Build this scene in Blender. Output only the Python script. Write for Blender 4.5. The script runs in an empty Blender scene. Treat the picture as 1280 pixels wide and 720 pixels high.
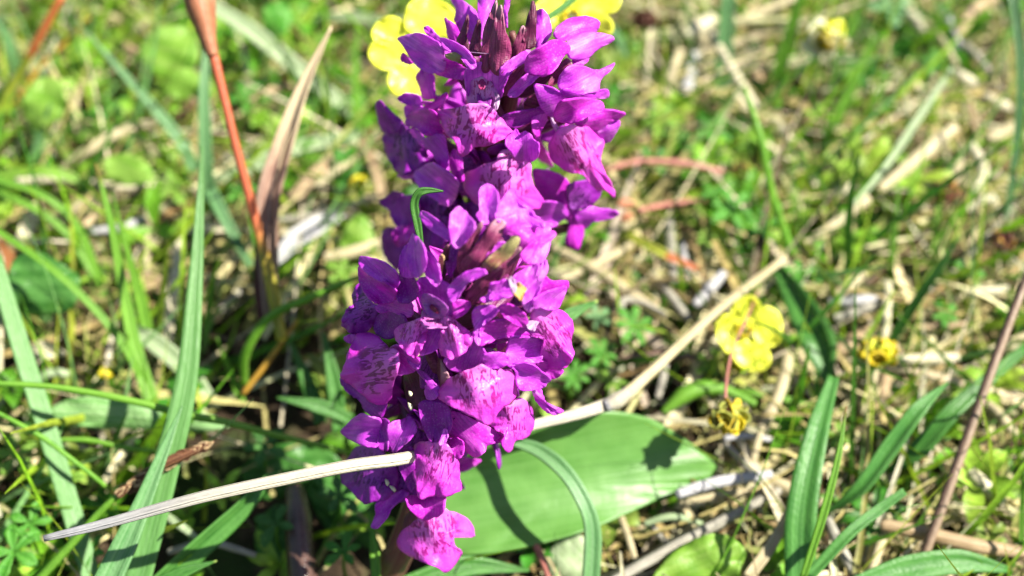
import bpy, math, random
import numpy as np
from mathutils import Vector, noise as mnoise
random.seed(7)
C = bpy.context.scene.collection
S = 0.01                      # everything below is worked out in centimetres
# ------------------------------------------------------------------ camera
F = 1545.0                    # focal length in photo pixels (1280 wide)
PITCH = math.radians(48)
HC = 15.6                     # camera height, cm
FWD = np.array([0, math.cos(PITCH), -math.sin(PITCH)])
UP = np.array([0, math.sin(PITCH), math.cos(PITCH)])
RT = np.array([1.0, 0, 0])
CAM = np.array([0, 0, HC])
sc = bpy.context.scene
cd = bpy.data.cameras.new('camera'); cam = bpy.data.objects.new('camera', cd); C.objects.link(cam)
cam.location = tuple(CAM * S); cam.rotation_euler = (math.pi / 2 - PITCH, 0, 0)
cd.sensor_width = 36; cd.lens = F * 36 / 1280
cd.clip_start = 0.005; cd.clip_end = 100
cd.dof.use_dof = True; cd.dof.focus_distance = 13.85 * S
cd.dof.aperture_fstop = cd.lens / 1000 / (0.30 * S); cd.dof.aperture_blades = 0
sc.camera = cam
# ------------------------------------------------------------------ light
SUN = Vector((2.5, -0.45, 3.1)).normalized()
w = bpy.data.worlds.new('World'); sc.world = w; w.use_nodes = True
nt = w.node_tree; nt.nodes.clear()
sky = nt.nodes.new('ShaderNodeTexSky'); sky.sky_type = 'NISHITA'; sky.sun_disc = False
sky.sun_elevation = math.asin(SUN.z); sky.sun_rotation = math.atan2(SUN.x, SUN.y)
bg = nt.nodes.new('ShaderNodeBackground'); bg.inputs[1].default_value = 0.055
wo = nt.nodes.new('ShaderNodeOutputWorld')
nt.links.new(sky.outputs[0], bg.inputs[0]); nt.links.new(bg.outputs[0], wo.inputs[0])
sl = bpy.data.lights.new('sun', 'SUN'); sl.energy = 5.0; sl.angle = math.radians(0.5); sl.color = (1, .95, .84)
so = bpy.data.objects.new('sun', sl); C.objects.link(so)
so.rotation_euler = (-SUN).to_track_quat('-Z', 'Y').to_euler(); so.location = tuple(SUN * 2)
sc.view_settings.view_transform = 'Standard'; sc.view_settings.look = 'None'
sc.view_settings.exposure = 1.38; sc.view_settings.gamma = 1
# ------------------------------------------------------------------ pixels of the photo to places in the world
def P(x, y, k):
    """k >= 10: distance along the view axis in cm; k < 10: height above the ground in cm"""
    a = (x - 640) / F; b = (360 - y) / F
    r = FWD + a * RT + b * UP
    d = k if k >= 10 else (k - HC) / r[2]
    return CAM + r * d
def pts(s): return [tuple(float(v) for v in q.split(',')) for q in s.split()]
# ------------------------------------------------------------------ materials
def new_mat(name):
    m = bpy.data.materials.new(name); m.use_nodes = True
    n = m.node_tree.nodes; n.clear()
    return m, n, m.node_tree.links
def N(n, t, **kw):
    x = n.new(t)
    for k, v in kw.items(): setattr(x, k, v)
    return x
def ramp(n, stops):
    r = n.new('ShaderNodeValToRGB'); e = r.color_ramp.elements
    while len(e) < len(stops): e.new(.5)
    for el, (p, c) in zip(e, stops): el.position = p; el.color = (*c, 1) if len(c) == 3 else c
    return r
def mth(n, l, op, a, b=None, clamp=False):
    x = n.new('ShaderNodeMath'); x.operation = op; x.use_clamp = clamp
    for i, v in enumerate((a, b)):
        if v is None: continue
        if isinstance(v, (int, float)): x.inputs[i].default_value = v
        else: l.new(v, x.inputs[i])
    return x.outputs[0]
def mixc(n, l, f, a, b, mode='MIX'):
    x = n.new('ShaderNodeMix'); x.data_type = 'RGBA'; x.blend_type = mode; x.clamp_result = False
    for i, v in ((0, f), (6, a), (7, b)):
        if isinstance(v, (int, float)): x.inputs[i].default_value = v
        elif isinstance(v, tuple): x.inputs[i].default_value = (*v, 1)
        else: l.new(v, x.inputs[i])
    return x.outputs[2]
def surface(m, n, l, col, rough=.5, trans=.3, spec=.4, height=None, bstr=.3, bdist=.0002, tcol=None, sheen=0):
    p = n.new('ShaderNodeBsdfPrincipled'); l.new(col, p.inputs['Base Color'])
    p.inputs['Roughness'].default_value = rough; p.inputs['Specular IOR Level'].default_value = spec
    if sheen:
        p.inputs['Sheen Weight'].default_value = sheen; p.inputs['Sheen Roughness'].default_value = .4
    o = n.new('ShaderNodeOutputMaterial')
    nrm = None
    if height is not None:
        b = n.new('ShaderNodeBump'); b.inputs['Strength'].default_value = bstr; b.inputs['Distance'].default_value = bdist
        l.new(height, b.inputs['Height']); nrm = b.outputs[0]; l.new(nrm, p.inputs['Normal'])
    if trans > 0:
        t = n.new('ShaderNodeBsdfTranslucent'); l.new(tcol if tcol is not None else col, t.inputs[0])
        if nrm: l.new(nrm, t.inputs['Normal'])
        x = n.new('ShaderNodeMixShader'); x.inputs[0].default_value = trans
        l.new(p.outputs[0], x.inputs[1]); l.new(t.outputs[0], x.inputs[2]); l.new(x.outputs[0], o.inputs[0])
    else: l.new(p.outputs[0], o.inputs[0])
    return m
def uvnodes(n, l):
    u = N(n, 'ShaderNodeUVMap', uv_map='uv'); s = n.new('ShaderNodeSeparateXYZ'); l.new(u.outputs[0], s.inputs[0])
    return u.outputs[0], s.outputs[0], s.outputs[1]
def noise_tex(n, l, vec, scale, detail=3, sx=1, sy=1, sz=1, rough=.5, rnd=True, dist=0):
    mp = n.new('ShaderNodeMapping'); l.new(vec, mp.inputs[0]); mp.inputs['Scale'].default_value = (sx, sy, sz)
    if rnd:
        oi = n.new('ShaderNodeObjectInfo'); cb = n.new('ShaderNodeCombineXYZ')
        l.new(mth(n, l, 'MULTIPLY', oi.outputs['Random'], 37.0), cb.inputs[0]); l.new(mth(n, l, 'MULTIPLY', oi.outputs['Random'], 91.0), cb.inputs[1])
        l.new(cb.outputs[0], mp.inputs['Location'])
    t = n.new('ShaderNodeTexNoise'); t.inputs['Scale'].default_value = scale; t.inputs['Detail'].default_value = detail
    t.inputs['Roughness'].default_value = rough; t.inputs['Distortion'].default_value = dist
    l.new(mp.outputs[0], t.inputs['Vector'])
    return t.outputs[0]
def petal_mat(name, c0, c1, c2, vein, rough=.42, trans=.38):
    m, n, l = new_mat(name)
    uv, u, v = uvnodes(n, l)
    oi = n.new('ShaderNodeObjectInfo')
    a = noise_tex(n, l, uv, 2.2, 3)
    base = ramp(n, [(.32, c0), (.52, c1), (.72, c2)]); l.new(mth(n, l, 'ADD', a, mth(n, l, 'MULTIPLY', mth(n, l, 'SUBTRACT', oi.outputs['Random'], .5), .22)), base.inputs[0])  # the third tone paints soft highlight patches into sepals and petals
    vn = noise_tex(n, l, uv, 12, 2, 2.0, .16, dist=.2)
    vr = ramp(n, [(.50, (0, 0, 0)), (.60, (1, 1, 1))]); l.new(vn, vr.inputs[0])
    col = mixc(n, l, mth(n, l, 'MULTIPLY', vr.outputs[0], .34), base.outputs[0], vein)
    mid = mth(n, l, 'MULTIPLY', mth(n, l, 'SUBTRACT', 1.0, mth(n, l, 'MULTIPLY', mth(n, l, 'ABSOLUTE', mth(n, l, 'SUBTRACT', u, .5)), 26.0), True), .32)
    col = mixc(n, l, mid, col, vein)
    # sparkle of the petal skin cells, painted in as pale dots
    g = N(n, 'ShaderNodeTexVoronoi'); tc = n.new('ShaderNodeTexCoord'); l.new(tc.outputs['Object'], g.inputs['Vector']); g.inputs['Scale'].default_value = 3200
    col = mixc(n, l, mth(n, l, 'MULTIPLY', mth(n, l, 'SUBTRACT', 1.0, mth(n, l, 'MULTIPLY', g.outputs[0], 2.2), True), .18), col, (.9, .55, .95))
    h = mth(n, l, 'ADD', mth(n, l, 'MULTIPLY', vn, .7), mth(n, l, 'MULTIPLY', g.outputs[0], .35))
    h = mth(n, l, 'ADD', h, mth(n, l, 'MULTIPLY', noise_tex(n, l, uv, 5, 3), 1.2))
    return surface(m, n, l, col, rough, trans, .38, h, .28, .0002)
def lip_mat(name, c0, c1, pale, mark, rough=.42):
    m, n, l = new_mat(name)
    uv, u, v = uvnodes(n, l)
    a = noise_tex(n, l, uv, 2.6, 3)
    base = ramp(n, [(.3, c0), (.7, c1)]); l.new(a, base.inputs[0])
    du = mth(n, l, 'ABSOLUTE', mth(n, l, 'SUBTRACT', u, .5))          # 0 centre .5 edge
    # pale throat that fades outward
    th = mth(n, l, 'SUBTRACT', 1.05, mth(n, l, 'ADD', mth(n, l, 'MULTIPLY', v, 1.35), mth(n, l, 'MULTIPLY', du, 2.0)))
    th = mth(n, l, 'ADD', th, mth(n, l, 'MULTIPLY', mth(n, l, 'SUBTRACT', noise_tex(n, l, uv, 6, 3), .5), .9), True)
    col = mixc(n, l, th, base.outputs[0], pale)
    # loops and dashes
    warp = noise_tex(n, l, uv, 3.2, 2)
    rd = noise_tex(n, l, uv, 6.6, 2.0, 2.3, .42, dist=.7)
    rdg = mth(n, l, 'ABSOLUTE', mth(n, l, 'SUBTRACT', rd, .5))
    mk = mth(n, l, 'MULTIPLY', ramp_v(n, l, rdg, .085, .035), ramp_v(n, l, noise_tex(n, l, uv, 9, 1, 1.2, .9), .38, .48))
    zone = mth(n, l, 'MULTIPLY', ramp_v(n, l, mth(n, l, 'ADD', du, mth(n, l, 'MULTIPLY', mth(n, l, 'SUBTRACT', warp, .5), .35)), .36, .24), ramp_v(n, l, v, .84, .62))
    zone = mth(n, l, 'MULTIPLY', zone, ramp_v(n, l, v, .06, .16))
    mk = mth(n, l, 'MULTIPLY', mth(n, l, 'MULTIPLY', mk, zone), .92, True)
    inner = mth(n, l, 'MULTIPLY', zone, .16)
    col = mixc(n, l, inner, col, pale)
    col = mixc(n, l, mk, col, mark)
    g = N(n, 'ShaderNodeTexVoronoi'); tc = n.new('ShaderNodeTexCoord'); l.new(tc.outputs['Object'], g.inputs['Vector']); g.inputs['Scale'].default_value = 2800
    col = mixc(n, l, mth(n, l, 'MULTIPLY', mth(n, l, 'SUBTRACT', 1.0, mth(n, l, 'MULTIPLY', g.outputs[0], 2.4), True), .12), col, (.95, .4, .9))  # pale dots put the glitter of the skin into the lip colour
    h = mth(n, l, 'ADD', mth(n, l, 'MULTIPLY', noise_tex(n, l, uv, 6, 3, 1.5, .6), 1.6), mth(n, l, 'MULTIPLY', g.outputs[0], .4))
    return surface(m, n, l, col, rough, .3, .42, h, .32, .0003)
def ramp_v(n, l, v, lo, hi):
    x = n.new('ShaderNodeMapRange'); x.interpolation_type = 'SMOOTHSTEP'; l.new(v, x.inputs[0])
    if lo < hi: x.inputs[1].default_value = lo; x.inputs[2].default_value = hi; x.inputs[3].default_value = 0; x.inputs[4].default_value = 1
    else: x.inputs[1].default_value = hi; x.inputs[2].default_value = lo; x.inputs[3].default_value = 1; x.inputs[4].default_value = 0
    return x.outputs[0]
def blade_mat(name, c0, c1, vein=None, rough=.45, trans=.35, tip=None, spots=0, ribs=16, spec=.4, bstr=.4, lo=.35, hi=.65):
    """long leaf / stalk: lengthwise ribs, blotches, optionally a tip colour that v runs into, per-vertex tint not needed"""
    m, n, l = new_mat(name)
    uv, u, v = uvnodes(n, l)
    a = noise_tex(n, l, uv, 3, 4, 1.2, 3)
    r = ramp(n, [(lo, c0), (hi, c1)]); l.new(a, r.inputs[0]); col = r.outputs[0]
    rb = noise_tex(n, l, uv, ribs, 2, 1, .03)
    rr = ramp_v(n, l, rb, .42, .62)
    col = mixc(n, l, mth(n, l, 'MULTIPLY', rr, .5), col, vein or tuple(min(1, c * 1.5 + .02) for c in c1))
    if tip is not None:
        p0, p1, tc_ = tip
        col = mixc(n, l, ramp_v(n, l, mth(n, l, 'ADD', v, mth(n, l, 'MULTIPLY', mth(n, l, 'SUBTRACT', a, .5), .15)), p0, p1), col, tc_)
    if spots:
        sp = noise_tex(n, l, uv, 26, 2, 1, 7)
        col = mixc(n, l, mth(n, l, 'MULTIPLY', ramp_v(n, l, sp, .66, .74), spots), col, (.06, .035, .02))
    h = mth(n, l, 'ADD', mth(n, l, 'MULTIPLY', rb, 1.5), noise_tex(n, l, uv, 12, 3, 1, 4))
    return surface(m, n, l, col, rough, trans, spec, h, bstr, .0003)
def tinted_mat(name, rough=.5, trans=.35, spec=.35):
    """colour from the vertex attribute 'tint' (each blade / leaf its own)"""
    m, n, l = new_mat(name)
    at = N(n, 'ShaderNodeVertexColor', layer_name='tint')
    tc = n.new('ShaderNodeTexCoord')
    a = noise_tex(n, l, tc.outputs['Object'], 700, 3, rnd=False)
    col = mixc(n, l, 1.0, at.outputs[0], ramp_col(n, l, a, (.62, .6, .55), (1.3, 1.3, 1.2)), 'MULTIPLY')
    return surface(m, n, l, col, rough, trans, spec, a, .4, .0003)
def ramp_col(n, l, v, a, b):
    r = ramp(n, [(.3, a), (.7, b)]); l.new(v, r.inputs[0]); return r.outputs[0]
M = {}
VEIN = (.30, .012, .36)
M['sepal'] = petal_mat('sepal_violet', (.60, .045, .70), (.73, .095, .81), (.87, .25, .90), VEIN)
M['petal'] = petal_mat('petal_magenta', (.60, .020, .57), (.72, .042, .68), (.84, .13, .80), VEIN)
M['shade'] = petal_mat('petal_shaded', (.28, .010, .34), (.40, .018, .46), (.52, .05, .60), (.14, .004, .2))  # darker copy of the petal colours with shade painted in
M['lip'] = lip_mat('lip_marked', (.76, .045, .68), (.86, .12, .79), (.93, .27, .84), (.34, .001, .20))
M['liplow'] = lip_mat('lip_marked_deep', (.66, .026, .60), (.80, .08, .75), (.90, .20, .82), (.26, .002, .18))
M['lipshade'] = lip_mat('lip_marked_shaded', (.26, .008, .34), (.36, .025, .46), (.42, .10, .56), (.10, .002, .14))  # copy of the marked lip, darkened for flowers on the shaded side
M['throat'] = lip_mat('throat_pale', (.66, .14, .62), (.78, .28, .74), (.86, .50, .82), (.42, .01, .22))
M['white'] = petal_mat('throat_white', (.60, .30, .60), (.68, .44, .68), (.76, .62, .74), (.55, .12, .5))
M['column'] = petal_mat('column_crimson', (.34, .012, .10), (.46, .03, .18), (.56, .12, .32), (.3, .01, .05), .3)
M['mouth'] = petal_mat('spur_mouth', (.40, .05, .46), (.50, .10, .56), (.60, .18, .62), (.2, .02, .3))
M['bract'] = blade_mat('bract_crimson', (.15, .014, .07), (.27, .028, .12), (.42, .10, .20), .38, .2, tip=(.72, 1.05, (.50, .26, .33)), spec=.5)
M['bractdk'] = blade_mat('bract_dark', (.055, .006, .030), (.11, .012, .05), (.17, .03, .08), .42, .15, tip=(.8, 1.1, (.22, .07, .12)), spec=.5)
M['bractol'] = blade_mat('bract_olive', (.30, .06, .08), (.30, .15, .08), (.38, .30, .14), .4, .2, tip=(.35, .7, (.36, .32, .13)), spec=.5)
M['ovary'] = blade_mat('ovary_purple', (.09, .006, .06), (.16, .012, .10), (.22, .04, .14), .38, .12, spec=.5)
M['stemor'] = blade_mat('orchid_stem', (.13, .07, .045), (.15, .035, .045), (.22, .12, .08), .4, .1)
M['tan'] = blade_mat('dry_tan', (.46, .26, .10), (.62, .40, .18), (.75, .6, .35), .6, .2, spots=.6)
M['anther'] = blade_mat('withered_orange', (.50, .22, .03), (.72, .40, .09), (.8, .6, .3), .5, .2)
M['pollen'] = blade_mat('pollen_cream', (.75, .72, .42), (.85, .82, .6), (.9, .9, .7), .5, .2)
M['yellow'] = blade_mat('buttercup_yellow', (.92, .94, .07), (.95, .96, .14), (.88, .90, .06), .3, .35, ribs=8, bstr=.15)
M['yelmid'] = blade_mat('stamen_gold', (.62, .50, .01), (.80, .66, .02), (.55, .36, .0), .5, .2)
M['withered'] = blade_mat('withered_petal', (.72, .60, .04), (.60, .38, .02), (.84, .76, .1), .5, .3)
M['calyx'] = blade_mat('calyx_green', (.35, .42, .06), (.50, .52, .10), (.62, .6, .2), .5, .3)
M['glauc'] = blade_mat('glaucous_green', (.095, .25, .055), (.13, .30, .08), (.165, .34, .115), .42, .3, spots=.25, ribs=13)
M['bluegr'] = blade_mat('blue_green', (.09, .24, .075), (.14, .31, .11), (.25, .42, .21), .36, .28, ribs=10)
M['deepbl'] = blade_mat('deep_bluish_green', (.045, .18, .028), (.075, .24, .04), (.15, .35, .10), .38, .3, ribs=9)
M['vivid'] = blade_mat('vivid_green', (.11, .30, .02), (.18, .42, .035), (.28, .50, .09), .4, .4, ribs=9)
M['vividt'] = blade_mat('vivid_green_brown_tip', (.11, .30, .02), (.18, .42, .035), (.28, .50, .09), .4, .4, tip=(.86, 1.0, (.28, .13, .04)), ribs=9)
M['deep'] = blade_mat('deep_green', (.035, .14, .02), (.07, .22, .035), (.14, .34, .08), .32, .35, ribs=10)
M['deept'] = blade_mat('deep_green_lit_tip', (.035, .14, .02), (.07, .22, .035), (.14, .34, .08), .32, .35, tip=(.93, .98, (.36, .50, .12)), ribs=10)  # sunlight on the tip is painted in as a lighter green
M['palegr'] = blade_mat('pale_green', (.30, .42, .20), (.42, .52, .30), (.55, .62, .42), .5, .35)
M['straw'] = blade_mat('straw_pale', (.36, .29, .15), (.50, .43, .26), (.64, .58, .38), .5, .2, spots=.35)
M['strawb'] = blade_mat('straw_bright', (.52, .46, .28), (.66, .60, .42), (.74, .70, .54), .5, .2, spots=.2)
M['strawt'] = blade_mat('straw_tan', (.30, .20, .10), (.44, .31, .17), (.58, .46, .30), .55, .2, spots=.4)
M['strawg'] = blade_mat('straw_grey', (.22, .20, .16), (.34, .32, .26), (.48, .46, .38), .55, .15, spots=.4)
M['lavgrey'] = blade_mat('dead_leaf_grey', (.38, .37, .38), (.48, .47, .48), (.60, .59, .60), .5, .2)
M['stalk'] = blade_mat('dead_stalk', (.20, .20, .22), (.32, .32, .33), (.44, .43, .42), .5, .05, tip=(.06, .30, (.47, .43, .33)), spots=.4, ribs=22, bstr=.8)  # bluish grey start of the stalk paints in the shadow on that end
M['redst'] = blade_mat('red_stalk', (.24, .27, .03), (.34, .30, .03), (.40, .26, .05), .45, .1, tip=(.20, .48, (.42, .10, .045)), spots=.5, ribs=9)
M['redsh'] = blade_mat('red_sheath', (.34, .12, .06), (.44, .18, .09), (.52, .30, .18), .42, .2, ribs=12)
M['redgr'] = blade_mat('red_tipped_stalk', (.30, .36, .03), (.38, .42, .04), (.46, .46, .10), .4, .2, tip=(.50, .62, (.48, .13, .04)), ribs=9)
M['driedlf'] = blade_mat('dried_leaf', (.22, .11, .08), (.40, .25, .18), (.60, .46, .36), .5, .2, tip=(.50, .72, (.70, .56, .36)), ribs=8, spots=.5)
M['driedbk'] = blade_mat('dried_leaf_dark', (.07, .025, .02), (.14, .05, .04), (.25, .1, .08), .5, .1, ribs=8)
M['redleaf'] = blade_mat('red_leaf', (.30, .08, .03), (.38, .14, .05), (.42, .28, .10), .4, .35)
M['stolon'] = blade_mat('red_stolon', (.28, .09, .07), (.42, .15, .12), (.52, .25, .2), .4, .1)
M['orange'] = blade_mat('orange_stem', (.42, .20, .02), (.55, .30, .03), (.6, .4, .1), .4, .2)
M['twig'] = blade_mat('dark_twig', (.10, .055, .045), (.17, .10, .075), (.34, .26, .17), .45, .05, ribs=5)
M['sedge'] = blade_mat('sedge_scale_dark', (.05, .018, .010), (.12, .045, .022), (.25, .12, .06), .45, .1)
M['sedgel'] = blade_mat('sedge_scale_light', (.42, .26, .12), (.58, .40, .20), (.7, .55, .35), .5, .2)
M['pod'] = blade_mat('brown_pod', (.055, .030, .026), (.10, .055, .045), (.14, .08, .06), .22, .02, spec=.7)
M['broad'] = blade_mat('orchid_leaf', (.09, .24, .04), (.135, .31, .065), (.145, .32, .075), .40, .3, ribs=30, bstr=.14, spots=.25, spec=.45)
M['wrink'] = blade_mat('wrinkled_leaf', (.14, .34, .08), (.24, .44, .15), (.36, .52, .26), .4, .35, ribs=6, bstr=.9)
M['lime'] = blade_mat('lime_leaf', (.16, .36, .03), (.24, .44, .05), (.34, .50, .11), .4, .4, ribs=8)
M['lfgreen'] = blade_mat('leaflet_green', (.05, .24, .02), (.10, .34, .03), (.18, .42, .07), .35, .35, ribs=8)
M['tint'] = tinted_mat('mixed_growth')
M['tintstraw'] = tinted_mat('mixed_straw', .55, .15, .3)
def soil():
    m, n, l = new_mat('dark_soil')
    tc = n.new('ShaderNodeTexCoord')
    a = noise_tex(n, l, tc.outputs['Object'], 260, 6, rnd=False, rough=.65)
    b = noise_tex(n, l, tc.outputs['Object'], 60, 4, rnd=False)
    r = ramp(n, [(.3, (.012, .008, .005)), (.5, (.04, .026, .015)), (.7, (.10, .07, .04))]); l.new(a, r.inputs[0])
    col = mixc(n, l, ramp_v(n, l, b, .5, .62), r.outputs[0], (.03, .05, .012))
    return surface(m, n, l, col, .9, 0, .2, a, 1.0, .002)
M['soil'] = soil()
# ------------------------------------------------------------------ object helpers
def tag(o, label=None, cat=None, group=None, kind=None):
    if label: o['label'] = label
    if cat: o['category'] = cat
    if group: o['group'] = group
    if kind: o['kind'] = kind
    return o
WO = {}                                   # world origin (cm) of each object
def empty(name, at, parent=None):
    o = bpy.data.objects.new(name, None); o.empty_display_size = .002; C.objects.link(o)
    base = WO[parent.name] if parent else np.zeros(3)
    o.location = tuple((np.asarray(at) - base) * S); o.parent = parent; WO[o.name] = np.asarray(at, float)
    return o
def mesh_obj(name, V, Fc, mat, parent=None, uv=None, origin=None, solid=0, smooth=True, tint=None):
    V = np.asarray(V, float)
    if origin is None: origin = WO[parent.name] if parent else V[0]
    origin = np.asarray(origin, float)
    me = bpy.data.meshes.new(name)
    me.from_pydata([tuple(q) for q in ((V - origin) * S)], [], Fc)
    if uv is not None:
        L = me.uv_layers.new(name='uv'); idx = np.empty(len(me.loops), int); me.loops.foreach_get('vertex_index', idx)
        L.data.foreach_set('uv', np.asarray(uv, float)[idx].ravel())
    if tint is not None:
        ca = me.color_attributes.new('tint', 'FLOAT_COLOR', 'POINT')
        ca.data.foreach_set('color', np.c_[np.asarray(tint, float), np.ones(len(V))].ravel())
    if smooth: me.polygons.foreach_set('use_smooth', [True] * len(me.polygons))
    me.materials.append(mat); me.update()
    o = bpy.data.objects.new(name, me); C.objects.link(o)
    base = WO[parent.name] if parent else np.zeros(3)
    o.parent = parent; o.location = tuple((origin - base) * S); WO[o.name] = origin
    if solid:
        md = o.modifiers.new('thickness', 'SOLIDIFY'); md.thickness = solid * S; md.offset = 0
    return o
def cr_closed(p, per):
    p = np.asarray(p, float); n = len(p); out = []
    for i in range(n):
        a, b, c, d = p[i - 1], p[i], p[(i + 1) % n], p[(i + 2) % n]
        for k in range(per):
            t = k / per
            out.append(.5 * (2 * b + (c - a) * t + (2 * a - 5 * b + 4 * c - d) * t * t + (3 * b - a - 3 * c + d) * t ** 3))
    return np.array(out)
def cr_open(p, n):
    p = np.asarray(p, float); m = len(p)
    q = np.vstack([2 * p[0] - p[1], p, 2 * p[-1] - p[-2]]); out = []
    for s in np.linspace(0, m - 1 - 1e-9, n):
        i = int(s); t = s - i; a, b, c, d = q[i], q[i + 1], q[i + 2], q[i + 3]
        out.append(.5 * (2 * b + (c - a) * t + (2 * a - 5 * b + 4 * c - d) * t * t + (3 * b - a - 3 * c + d) * t ** 3))
    return np.array(out)
def tube(path, rad, sides=10, n=None, squash=1.0, wob=0, seed=0):
    """round stalk through path (cm); rad list along it. Returns V, F, uv"""
    path = np.asarray(path, float); n = n or max(8, 6 * len(path))
    c = cr_open(path, n) if len(path) > 2 else np.linspace(path[0], path[-1], n)
    r = np.interp(np.linspace(0, 1, n), np.linspace(0, 1, len(rad)), rad)
    T = np.gradient(c, axis=0); T /= np.linalg.norm(T, axis=1)[:, None]
    ref = FWD.copy(); V = []; uv = []; rg = np.random.RandomState(seed)
    ph = rg.rand() * 6
    for i in range(n):
        a = np.cross(T[i], ref); a /= np.linalg.norm(a) + 1e-9; b = np.cross(T[i], a)
        rr = r[i] * (1 + wob * math.sin(i * 1.7 + ph))
        for k in range(sides):
            th = 2 * math.pi * k / sides
            V.append(c[i] + rr * (math.cos(th) * a + squash * math.sin(th) * b)); uv.append((k / sides, i / (n - 1)))
    Fc = [[i * sides + k, i * sides + (k + 1) % sides, (i + 1) * sides + (k + 1) % sides, (i + 1) * sides + k] for i in range(n - 1) for k in range(sides)]
    Fc.append(list(range(sides))[::-1]); Fc.append([(n - 1) * sides + k for k in range(sides)])
    return V, Fc, uv
def ribbon(path, wid, roll=0, cup=.25, n=None, across=4, twist=0, wave=0, seed=0):
    """leaf blade through path; wid list (cm) along; V-shaped cross-section"""
    path = np.asarray(path, float); n = n or max(10, 8 * len(path))
    c = cr_open(path, n) if len(path) > 2 else np.linspace(path[0], path[-1], n)
    wv = np.interp(np.linspace(0, 1, n), np.linspace(0, 1, len(wid)), wid)
    T = np.gradient(c, axis=0); T /= np.linalg.norm(T, axis=1)[:, None]
    V = []; uv = []; rg = np.random.RandomState(seed); ph = rg.rand(3) * 6
    for i in range(n):
        view = c[i] - CAM; view /= np.linalg.norm(view)
        a = np.cross(T[i], view); a /= np.linalg.norm(a) + 1e-9; b = np.cross(a, T[i])     # b points away from the camera-ish
        if b @ view < 0: b = -b
        s = i / (n - 1); th = math.radians(roll + twist * s) + wave * math.sin(s * 7 + ph[0])
        a2 = math.cos(th) * a + math.sin(th) * b; b2 = -math.sin(th) * a + math.cos(th) * b
        for k in range(across + 1):
            q = k / across * 2 - 1
            V.append(c[i] + a2 * q * wv[i] / 2 + b2 * (1 - abs(q)) * cup * wv[i] + b2 * wave * .1 * wv[i] * math.sin(s * 23 + ph[1] + q)); uv.append((k / across, s))
    A = across + 1
    Fc = [[i * A + k, i * A + k + 1, (i + 1) * A + k + 1, (i + 1) * A + k] for i in range(n - 1) for k in range(across)]
    return V, Fc, uv
# sheet with a drawn outline, its own distance, tilt and fold
def sheet(outline, depth, base=None, tip=None, fold=0., arch=0., tilt=0., ripple=.0, rings=9, per=5, jitter=.035, seed=0, centre=None, dimple=0., ridge=0., nibble=0.):
    o = np.array(outline, float)
    if base is None: base = o[0]
    if tip is None: tip = o[np.argmax(np.linalg.norm(o - base, axis=1))]
    base = np.array(base, float); tip = np.array(tip, float)
    ax = tip - base; L = np.linalg.norm(ax); ax /= L; sd = np.array([-ax[1], ax[0]])
    ring = cr_closed(o, per); n = len(ring)
    # small irregular nibble of the edge
    cen = np.array(centre, float) if centre is not None else ring.mean(0)
    if nibble:
        tg = np.roll(ring, -1, 0) - np.roll(ring, 1, 0); tg /= np.linalg.norm(tg, axis=1)[:, None] + 1e-6
        rn = np.random.RandomState(seed + 99); q_ = np.arange(n) / n * 6.2832
        off = sum(rn.uniform(.2, .6) * np.sin(q_ * f_ + rn.rand() * 6) for f_ in (5, 9, 14, 21)) * nibble
        ring = ring + np.c_[tg[:, 1], -tg[:, 0]] * off[:, None]
    us = (ring - base) @ sd; u0 = (us.max() + us.min()) / 2; uh = max(1e-3, (us.max() - us.min()) / 2)
    rg = np.random.RandomState(seed); ph = rg.rand(6) * 6.28
    V = []; uv = []
    def vert(q, r, k):
        v = (q - base) @ ax / L; u = ((q - base) @ sd - u0) / uh
        th = 2 * math.pi * k / n
        d = depth(q[0], q[1], v)
        d += fold * u * u * (uh / 40.) + arch * 4 * v * (1 - v) + tilt * u * (uh / 40.)
        d += ripple * r ** 3 * (math.sin(3 * th + ph[0]) + .7 * math.sin(7 * th + ph[1]) + .4 * math.sin(13 * th + ph[4]))
        d += jitter * (math.sin(q[0] * .11 + ph[2]) * math.cos(q[1] * .13 + ph[3]))
        d += dimple * math.exp(-(r / .45) ** 2) - ridge * math.exp(-(u / .22) ** 2) * max(0, 1 - v) - ridge * .5 * math.sin(u * 9 + ph[5]) * v * r
        V.append(P(q[0], q[1], d)); uv.append((u * .5 + .5, v))
    vert(cen, 0, 0)
    for j in range(1, rings + 1):
        r = (j / rings) ** .85
        for k in range(n): vert(cen + (ring[k] - cen) * r, r, k)
    Fc = [[0, 1 + k, 1 + (k + 1) % n] for k in range(n)]
    for j in range(rings - 1):
        a = 1 + j * n; b = a + n
        Fc += [[a + k, b + k, b + (k + 1) % n, a + (k + 1) % n] for k in range(n)]
    return V, Fc, uv
# ------------------------------------------------------------------ the ground
def ground():
    n = 150; R = 24.0
    g = np.linspace(-1, 1, n); g = np.sign(g) * (np.abs(g) * .35 + .65 * np.abs(g) ** 6)     # fine in the middle, coarse out to metres
    V = []
    for yy in g:
        for xx in g:
            x = xx * 300; y = yy * 300 + 14
            z = .45 * mnoise.noise((x * .35, y * .35, 0)) + .22 * mnoise.noise((x * 1.3, y * 1.3, 3)) - .25
            V.append((x, y, z))
    Fc = [[j * n + i, j * n + i + 1, (j + 1) * n + i + 1, (j + 1) * n + i] for j in range(n - 1) for i in range(n - 1)]
    o = mesh_obj('ground', V, Fc, M['soil'], origin=(0, 14, 0)); tag(o, kind='structure')
ground()
GRID = ["mmggggmmmsssmmmm", "mgggggmmmmssmmms", "gmmsggmmmmmgmmss", "msmsmmmmmmmggmss", "mmmsmdmmmsssmmmm",
        "dmmdddddgddmmmmm", "gmmddddddddssmmm", "ggdddddddmsssmmm", "gdddddddmsssmssm"]
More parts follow.
